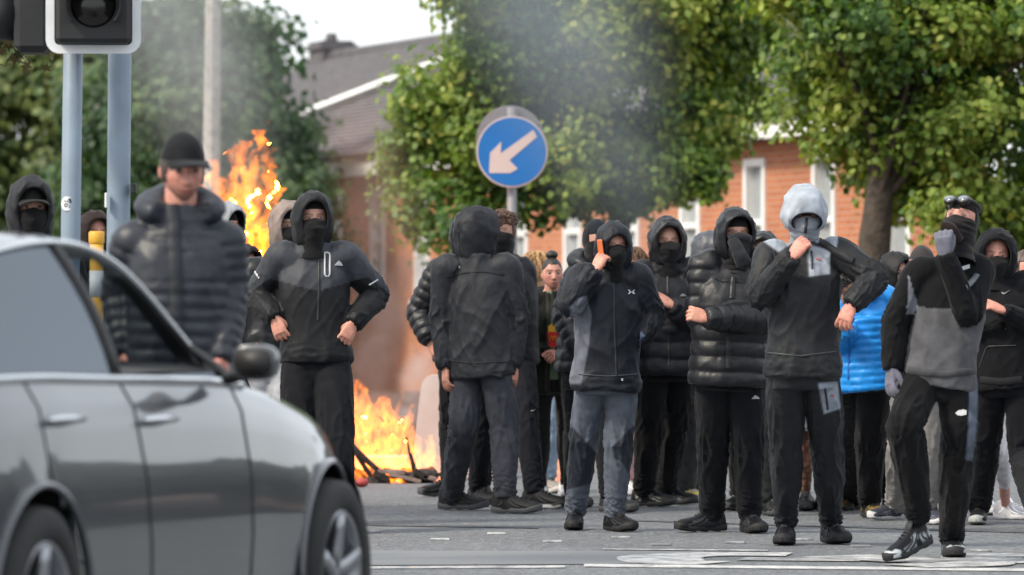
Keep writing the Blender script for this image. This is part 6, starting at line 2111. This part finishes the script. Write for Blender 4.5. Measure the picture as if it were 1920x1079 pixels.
# -- white leggings at the right edge
person("person in white leggings and white trainers behind the black hoodie", (1922, 484), 980, hipx=1886, yaw=30, look=40, lift=.02, tone='pink', vox=.012, jacket=dict(col=(.48, .36, .42), bulk=.0, hem=.86), H=1.58,
       j={'kR': (1868, 850, -.05), 'kL': (1878, 855, 0), 'sL': (1940, 560, .1), 'eL': (1946, 640, .1), 'wL': (1930, 700, .05)},
       hair=dict(keep=lambda v: np.where(v[:, 1] > .02, v[:, 2] - .05, v[:, 2] + .06), off=.016, noise=.005, col=(.07, .045, .035)), trousers=dict(col=(.72, .70, .72), bag=-.018, taper=.62, wr=.5, bunch=.4, end=.10),
       shoes=dict(col=(.70, .70, .72), sole=(.68, .68, .70), lace=(.65, .65, .66), fn=shoe_panels((.55, .55, .58), 60, .6)), fR=(1852, 966, 10), fL=(1904, 975, 62))

# -- the group on the left, behind the car
person("masked figure in a black hood far left beyond the car roof", (56, 330), 1057, hipx=56, yaw=8, look=14, vox=.012, jacket=dict(col=BLK, bulk=.02), hood=dict(col=(.022, .022, .024), size=1.04, bottom=1.1), mask=dict(long=1.2, top=-.010), cap=dict(col=(.02, .02, .02)), fL=(72, 1060), fR=(40, 1058))
person("person in a brown hood and patterned black scarf between the two grey poles", (176, 392), 955, hipx=178, yaw=14, look=22, vox=.012, tone='pink', jacket=dict(col=(.035, .024, .020), bulk=.01), hood=dict(col=(.050, .032, .026), size=1.0, mat='cotton'), mask=dict(top=-.015, col=(.015, .015, .016), fold=.009))
person("person in a pale grey hood and black mask behind the capped man", (414, 374), 985, hipx=425, yaw=30, look=48, vox=.012, jacket=dict(col=(.16, .175, .20), bulk=.015, mat='cotton'), hood=dict(col=(.27, .28, .30), size=.97, mat='cotton', inner=(.02, .02, .02)), mask=dict(brow=.03), trousers=dict(col=(.02, .022, .03)), fL=(440, 990), fR=(410, 985))
person("shorter person in a dark plum hood left of the man with hands on hips", (457, 455), 955, hipx=460, yaw=20, look=35, vox=.012, jacket=dict(col=(.024, .022, .028), bulk=.01), hood=dict(col=(.022, .018, .026), size=1.0, mat='cotton'), mask=dict(), trousers=dict(col=(.02, .02, .024)))
p = person("person in a beige hood and light grey trousers behind the man with hands on hips", (543, 373), 985, hipx=512, yaw=12, look=18, vox=.011, jacket=dict(col=(.020, .021, .024), bulk=.02, mat='nylon', hem=.98), hood=dict(col=(.23, .185, .165), size=1.0, mat='cotton', rim=(.25, .2, .18)), mask=dict(brow=.035, top=-.012),
       trousers=dict(col=(.30, .31, .34), bag=.02, wr=1.4), shoes=dict(col=(.3, .3, .3)), j={'eR': (478, 560, .05), 'wR': (505, 545, -.12), 'tR': (526, 535, -.14)}, fL=(530, 990), fR=(495, 985))
T = tree_of(p.tV, p.tF)
strip("side_stripe", T, [(512, 600), (514, 640), (516, 700)], .012, (.03, .035, .05), p.trousers)
# ------------------------------------------------------------------ fires and smoke
def fire_mat(name, k, scale, lo=.36, hi=.64):
    m = bpy.data.materials.new(name)
    m.use_nodes = True
    t = m.node_tree
    t.nodes.clear()
    out = t.nodes.new("ShaderNodeOutputMaterial")
    em = t.nodes.new("ShaderNodeEmission")
    em.inputs[0].default_value = (1.0, .215, .012, 1)
    tc = nd(t, "ShaderNodeTexCoord")
    mp = nd(t, "ShaderNodeMapping"); mp.inputs["Scale"].default_value = (1, 1, .5)
    no = nd(t, "ShaderNodeTexNoise"); no.inputs["Scale"].default_value = scale; no.inputs["Detail"].default_value = 3; no.inputs["Distortion"].default_value = 1.2
    t.links.new(tc.outputs["Object"], mp.inputs[0]); t.links.new(mp.outputs[0], no.inputs["Vector"])
    mr = nd(t, "ShaderNodeMapRange")
    mr.inputs["From Min"].default_value, mr.inputs["From Max"].default_value = lo, hi
    mr.inputs["To Min"].default_value, mr.inputs["To Max"].default_value = .04 * k, k
    t.links.new(no.outputs[0], mr.inputs["Value"]); t.links.new(mr.outputs[0], em.inputs[1])
    t.links.new(em.outputs[0], out.inputs["Volume"])
    m.cycles.volume_step_rate = .25
    return m
M['flame'] = fire_mat("burning_gas", 15, 14, .42, .64)
M['flame_thin'] = fire_mat("burning_gas_thin", 11, 8, .40, .62)
M['ash'] = flat_mat("ash_and_char", (.045, .040, .038), .95, vary=.6, vscale=14, bump=(30, 1, .03))
M['char'] = flat_mat("charred_wood", (.020, .016, .014), .9, vary=.5, vscale=20, bump=(30, .8, .01))
M['litter_red'] = flat_mat("red_plastic_litter", (.36, .05, .05), .7)
M['litter_pale'] = flat_mat("burnt_board", (.20, .14, .12), .8, vary=.4, vscale=10)

def flame_body(base, tongues, seed, vox=.014, tear=.02):
    """tongues: (x, y, height, radius, lean) from base"""
    rs = np.random.default_rng(seed)
    parts = []
    for x, y, h, r, lean in tongues:
        n_ = 7
        z = np.linspace(0, 1, n_)
        ph = rs.uniform(0, 6.28, 2)
        wob = np.stack([np.sin(z * 7 + ph[0]) * r * .55 * z, np.sin(z * 6 + ph[1]) * r * .4 * z], -1)
        pts = np.stack([x + wob[:, 0] + lean * z ** 1.5, y + wob[:, 1], z * h], -1) + base
        rad = r * np.interp(z, [0, .15, .45, .75, .92, 1], [.75, 1.0, .8, .42, .18, .04])
        Q = catmull(np.hstack([pts, rad[:, None]]), 4)
        parts.append(tube(Q[:, :3], np.maximum(Q[:, 3], .003), hint=(1, 0, 0), seg=12))
    V, Fs = join(*parts)
    V, Fs = remesh(V, Fs, vox, 1)
    N = normals(V, Fs)
    zz = V[:, 2] - base[2]
    w = V * np.array([9, 9, 4.5]) + seed
    V = V + N * (tear * ridge(w + .6 * pn(w * .7)[:, None]) + tear * .6 * ridge(V * np.array([24, 24, 12]) + seed))[:, None]
    V[:, 0] += .5 * tear * np.sin(zz * 34 + 2 * pn(V * 5)) * sstep(0, .3, zz)
    return V, Fs

def fire(name, label, base, bodies, group=None):
    r = empty(name, base)
    tag(r, label, "fire", group)
    for i, (tongues, mat, vox, tear) in enumerate(bodies):
        V, Fs = flame_body(np.array(base) + (0, 0, .02), tongues, 31 + i * 7 + int(abs(base[0]) * 10), vox, tear)
        mk("flame", V, Fs, M[mat], r)
    return r

rs = np.random.default_rng(5)
# right fire: heap of burning rubbish
fb = G(722, 905)
main = [(-.36, .0, .66, .12, .05), (-.27, .05, .84, .12, -.03), (-.18, -.03, .72, .12, .03), (-.06, .04, .60, .12, .04), (.05, 0, .50, .10, .02), (-.40, .02, .50, .11, .06), (.12, .03, .46, .08, .04), (-.14, 0, .36, .16, 0), (-.02, -.05, .32, .15, .02)]
side = [(.20, -.02, .42, .06, .03), (.28, .03, .30, .055, .02), (.34, 0, .32, .05, -.01), (.40, .03, .24, .045, .02), (.16, -.08, .26, .065, .02), (.32, -.08, .18, .055, .0), (-.20, -.12, .22, .08, -.02), (.06, -.12, .20, .07, .02), (.44, -.02, .16, .04, .02), (-.34, -.10, .26, .07, 0)]
curl = [(.06, .0, .68, .035, .05), (.02, .02, .60, .04, -.02), (.12, .02, .56, .035, .07)]
bf = fire("bonfire", "burning heap of branches and rubbish on the road behind the hands-on-hips man", fb, [(main, 'flame', .012, .036), (side, 'flame', .010, .020), (curl, 'flame', .010, .020)])
hp = []
for i in range(26):
    c = fb + np.array([rs.uniform(-.38, .44), rs.uniform(-.2, .22), rs.uniform(.01, .07)])
    hp.append(ball(c, (rs.uniform(.05, .10), rs.uniform(.04, .09), rs.uniform(.03, .075)), nu=9, nv=6))
V, Fs = join(*hp)
V, Fs = remesh(V, Fs, .02, 1)
V = V + .014 * pn(V * 30)[:, None] * normals(V, Fs)
mk("ash_heap", V, Fs, M['ash'], bf, smooth=False)
for i, (a, b, r_) in enumerate((((612, 790), (712, 885), .022), ((640, 805), (700, 905), .018), ((770, 850), (783, 905), .010), ((762, 820), (776, 890), .008), ((690, 900), (830, 890), .018), ((720, 880), (800, 908), .014), ((650, 850), (690, 900), .014))):
    A_, B_ = P(*a, fb[1] - .16 - .01 * i), P(*b, fb[1] - .22 + .02 * i)
    B_[2] = max(B_[2], .02)
    mid = (A_ + B_) / 2 + rs.normal(size=3) * .012
    Q = catmull(np.hstack([np.array([A_, mid, B_]), [[r_], [r_ * 1.1], [r_ * .8]]]), 5)
    V, Fs = tube(Q[:, :3], Q[:, 3], hint=(0, 1, .3), seg=8)
    mk("branch", V + .004 * pn(V * 40)[:, None], Fs, M['char'], bf)
for i, (x, y, w_, h_, mat) in enumerate(((735, 885, .10, .035, 'litter_pale'), (760, 897, .12, .03, 'litter_pale'), (790, 890, .06, .05, 'char'), (715, 893, .06, .05, 'char'), (806, 900, .05, .03, 'litter_pale'))):
    c = P(x, y, fb[1] - .22)
    c[2] = max(c[2], .04)
    t = rs.uniform(-.5, .5)
    ax = np.array([[math.cos(t), 0, math.sin(t)], [0, 1, 0], [-math.sin(t), 0, math.cos(t)]])
    mk("burnt_board", *box(c, (w_, .05, h_ * .5), ax, bev=.006), M[mat], bf, smooth=False)
c = G(678, 914); c[2] = .03
lt = mk("litter", ball(c, (.050, .04, .030), nu=12, nv=8)[0] + .01 * pn(ball(c, (.050, .04, .030), nu=12, nv=8)[0] * 25)[:, None], ball(c, (.050, .04, .030), nu=12, nv=8)[1], M['litter_red'], origin=c * (1, 1, 0))
tag(lt, "crumpled red plastic lying at the left foot of the burning heap", "litter")

# left fire: tall flames behind the group
fb2 = np.array([(446 - CX) * 45.5 / F, 45.5, .115])
tall = [(-.24, 0, 1.95, .15, -.04), (.20, .03, 1.75, .13, .02), (-.10, 0, 2.05, .20, -.06), (.02, .05, 2.25, .19, -.03), (.10, -.03, 1.75, .17, .05), (-.14, .03, 2.0, .17, -.10), (.0, 0, 1.55, .24, .0), (.12, .04, 1.60, .17, .10), (-.06, -.05, 1.75, .21, -.05), (.05, 0, 1.9, .19, .06)]
tips = [(-.26, .02, 2.15, .12, -.02), (.22, .02, 2.1, .11, .05), (.16, 0, 2.35, .10, .06), (-.06, 0, 2.45, .16, .04), (.04, .02, 2.55, .14, .08), (-.14, .02, 2.35, .13, -.05), (.10, 0, 2.40, .13, .08), (.12, .03, 1.95, .06, .08), (.14, 0, 1.65, .06, .07)]
f2 = fire("bonfire", "tall flames rising behind the capped man and the grey hood", fb2, [(tall, 'flame', .016, .055), (tips, 'flame_thin', .014, .06)])
hp = [ball(fb2 + (rs.uniform(-.4, .4), rs.uniform(-.3, .3), rs.uniform(0, .2)), (.14, .12, .12), nu=9, nv=6) for i in range(22)]
V, Fs = join(*hp)
V, Fs = remesh(V, Fs, .03, 1)
mk("ash_heap", V + .02 * pn(V * 20)[:, None], Fs, M['ash'], f2, smooth=False)
spk = P(501, 233, 45.4)
mk("spark", *flame_body(spk, [(0, 0, .06, .016, .005)], 3, .008, .004), M['flame_thin'], f2)

# small fires glimpsed between legs
for (x, y, h, lab) in ((1048, 912, .30, "small fire between the woman's legs and the jeans"), (1201, 912, .58, "thin flame beside the pink trousers"), (1258, 934, .10, "tiny flame between the folded-arms man's shoes")):
    b = G(x, y)
    b[1] = min(b[1], 43.2); b[0] = (x - CX) * b[1] / F
    fr_ = fire("small_fire", lab, b, [([(0, 0, h, .06, .01), (.03, .02, h * .7, .05, -.01), (-.03, 0, h * .6, .045, 0)], 'flame', .010, .012)])
    V, Fs = remesh(*join(*[ball(b + (rs.uniform(-.08, .08), rs.uniform(-.05, .05), .0), (.04, .04, .025), nu=8, nv=6) for i in range(7)]), .012, 1)
    mk("embers", V, Fs, M['ash'], fr_, smooth=False)

# smoke
def smoke_mat(name, puffs, col, dens, scale, lo=.30, hi=.70):
    """puffs: (centre in object space, radius): density fades out from each centre and breaks up in noise"""
    m = bpy.data.materials.new(name)
    m.use_nodes = True
    t = m.node_tree
    t.nodes.clear()
    out = t.nodes.new("ShaderNodeOutputMaterial")
    pv = t.nodes.new("ShaderNodeVolumePrincipled")
    pv.inputs["Color"].default_value = (*col, 1)
    pv.inputs["Anisotropy"].default_value = .2
    tc = nd(t, "ShaderNodeTexCoord")
    no = nd(t, "ShaderNodeTexNoise"); no.inputs["Scale"].default_value = scale; no.inputs["Detail"].default_value = 4; no.inputs["Distortion"].default_value = .8
    t.links.new(tc.outputs["Object"], no.inputs["Vector"])
    total = None
    for c, r in puffs:
        ds_ = nd(t, "ShaderNodeVectorMath", operation='DISTANCE'); ds_.inputs[1].default_value = [float(x) for x in c]
        t.links.new(tc.outputs["Object"], ds_.inputs[0])
        mr = nd(t, "ShaderNodeMapRange", interpolation_type='SMOOTHSTEP')
        mr.inputs["From Min"].default_value, mr.inputs["From Max"].default_value = 0.0, float(r)
        mr.inputs["To Min"].default_value, mr.inputs["To Max"].default_value = 1.0, 0.0
        t.links.new(ds_.outputs["Value"], mr.inputs["Value"])
        if total is None:
            total = mr.outputs[0]
        else:
            ad = nd(t, "ShaderNodeMath", operation='ADD')
            t.links.new(total, ad.inputs[0]); t.links.new(mr.outputs[0], ad.inputs[1])
            total = ad.outputs[0]
    nr = nd(t, "ShaderNodeMapRange")
    nr.inputs["From Min"].default_value, nr.inputs["From Max"].default_value = lo, hi
    nr.inputs["To Min"].default_value, nr.inputs["To Max"].default_value = 0.0, dens
    t.links.new(no.outputs[0], nr.inputs["Value"])
    ml = nd(t, "ShaderNodeMath", operation='MULTIPLY')
    t.links.new(total, ml.inputs[0]); t.links.new(nr.outputs[0], ml.inputs[1]); t.links.new(ml.outputs[0], pv.inputs["Density"])
    t.links.new(pv.outputs[0], out.inputs["Volume"])
    return m
SMOKE = {'smoke_blue': ((.46, .54, .60), .36, .9, .25, .75), 'smoke_dark': ((.34, .26, .24), 6.0, 4.0, .40, .68), 'smoke_grey': ((.55, .58, .60), .55, .9, .22, .75), 'smoke_warm': ((.85, .60, .50), .34, 1.6, .28, .72), 'smoke_pale': ((.85, .85, .85), 4.0, 4.5, .38, .68)}

def plume(label, pts, mat, seed, nm="smoke"):
    """pts: (px, py, depth, radius in metres)"""
    og = P(pts[0][0], pts[0][1], pts[0][2]) * (1, 1, 0)
    Q = catmull(np.array([[*P(x, y, d), r] for x, y, d, r in pts]), 2)
    V, Fs = join(*[ball(q[:3], q[3] * 1.02, nu=16, nv=12) for q in Q])
    V, Fs = remesh(V, Fs, max(.03, Q[:, 3].mean() * .12), 1)
    col, dens, scale, lo, hi = SMOKE[mat]
    m = smoke_mat(mat + "_" + str(seed), [(q[:3] - og, q[3]) for q in Q], col, dens, scale, lo, hi)
    o = stuff(mk(nm, V, Fs, m, origin=og))
    o["label"], o["category"] = label, "smoke"
    return o
plume("thin blue-grey smoke drifting in front of the middle tree", [(1190, 540, 46, .45), (1170, 390, 46.2, .65), (1130, 230, 46.5, .90), (1060, 80, 47, 1.15), (980, -120, 47.5, 1.3)], 'smoke_blue', 2)
plume("grey smoke haze drifting left above the tall flames", [(470, 420, 48, .45), (430, 280, 48.5, .70), (370, 120, 49, 1.0), (280, -120, 50, 1.3)], 'smoke_grey', 8)
plume("dark brown smoke curling off the burning heap", [(668, 800, 41.6, .16), (690, 715, 41.6, .22), (712, 640, 41.7, .25), (735, 575, 41.8, .22), (765, 500, 42, .16)], 'smoke_dark', 5)
plume("pale steam puff beside the barrier block", [(762, 780, 41.9, .13), (782, 705, 41.9, .20), (806, 630, 42, .17), (800, 540, 42.1, .14)], 'smoke_pale', 9)
plume("thin warm haze shimmering in front of the brick wall above the burning heap", [(690, 760, 43.0, .35), (700, 620, 43.1, .48), (715, 480, 43.2, .52), (700, 350, 43.4, .50), (670, 220, 43.6, .45)], 'smoke_warm', 14)

for o in bpy.data.objects:                              # building aid no longer needed
    if "_o" in o:
        del o["_o"]
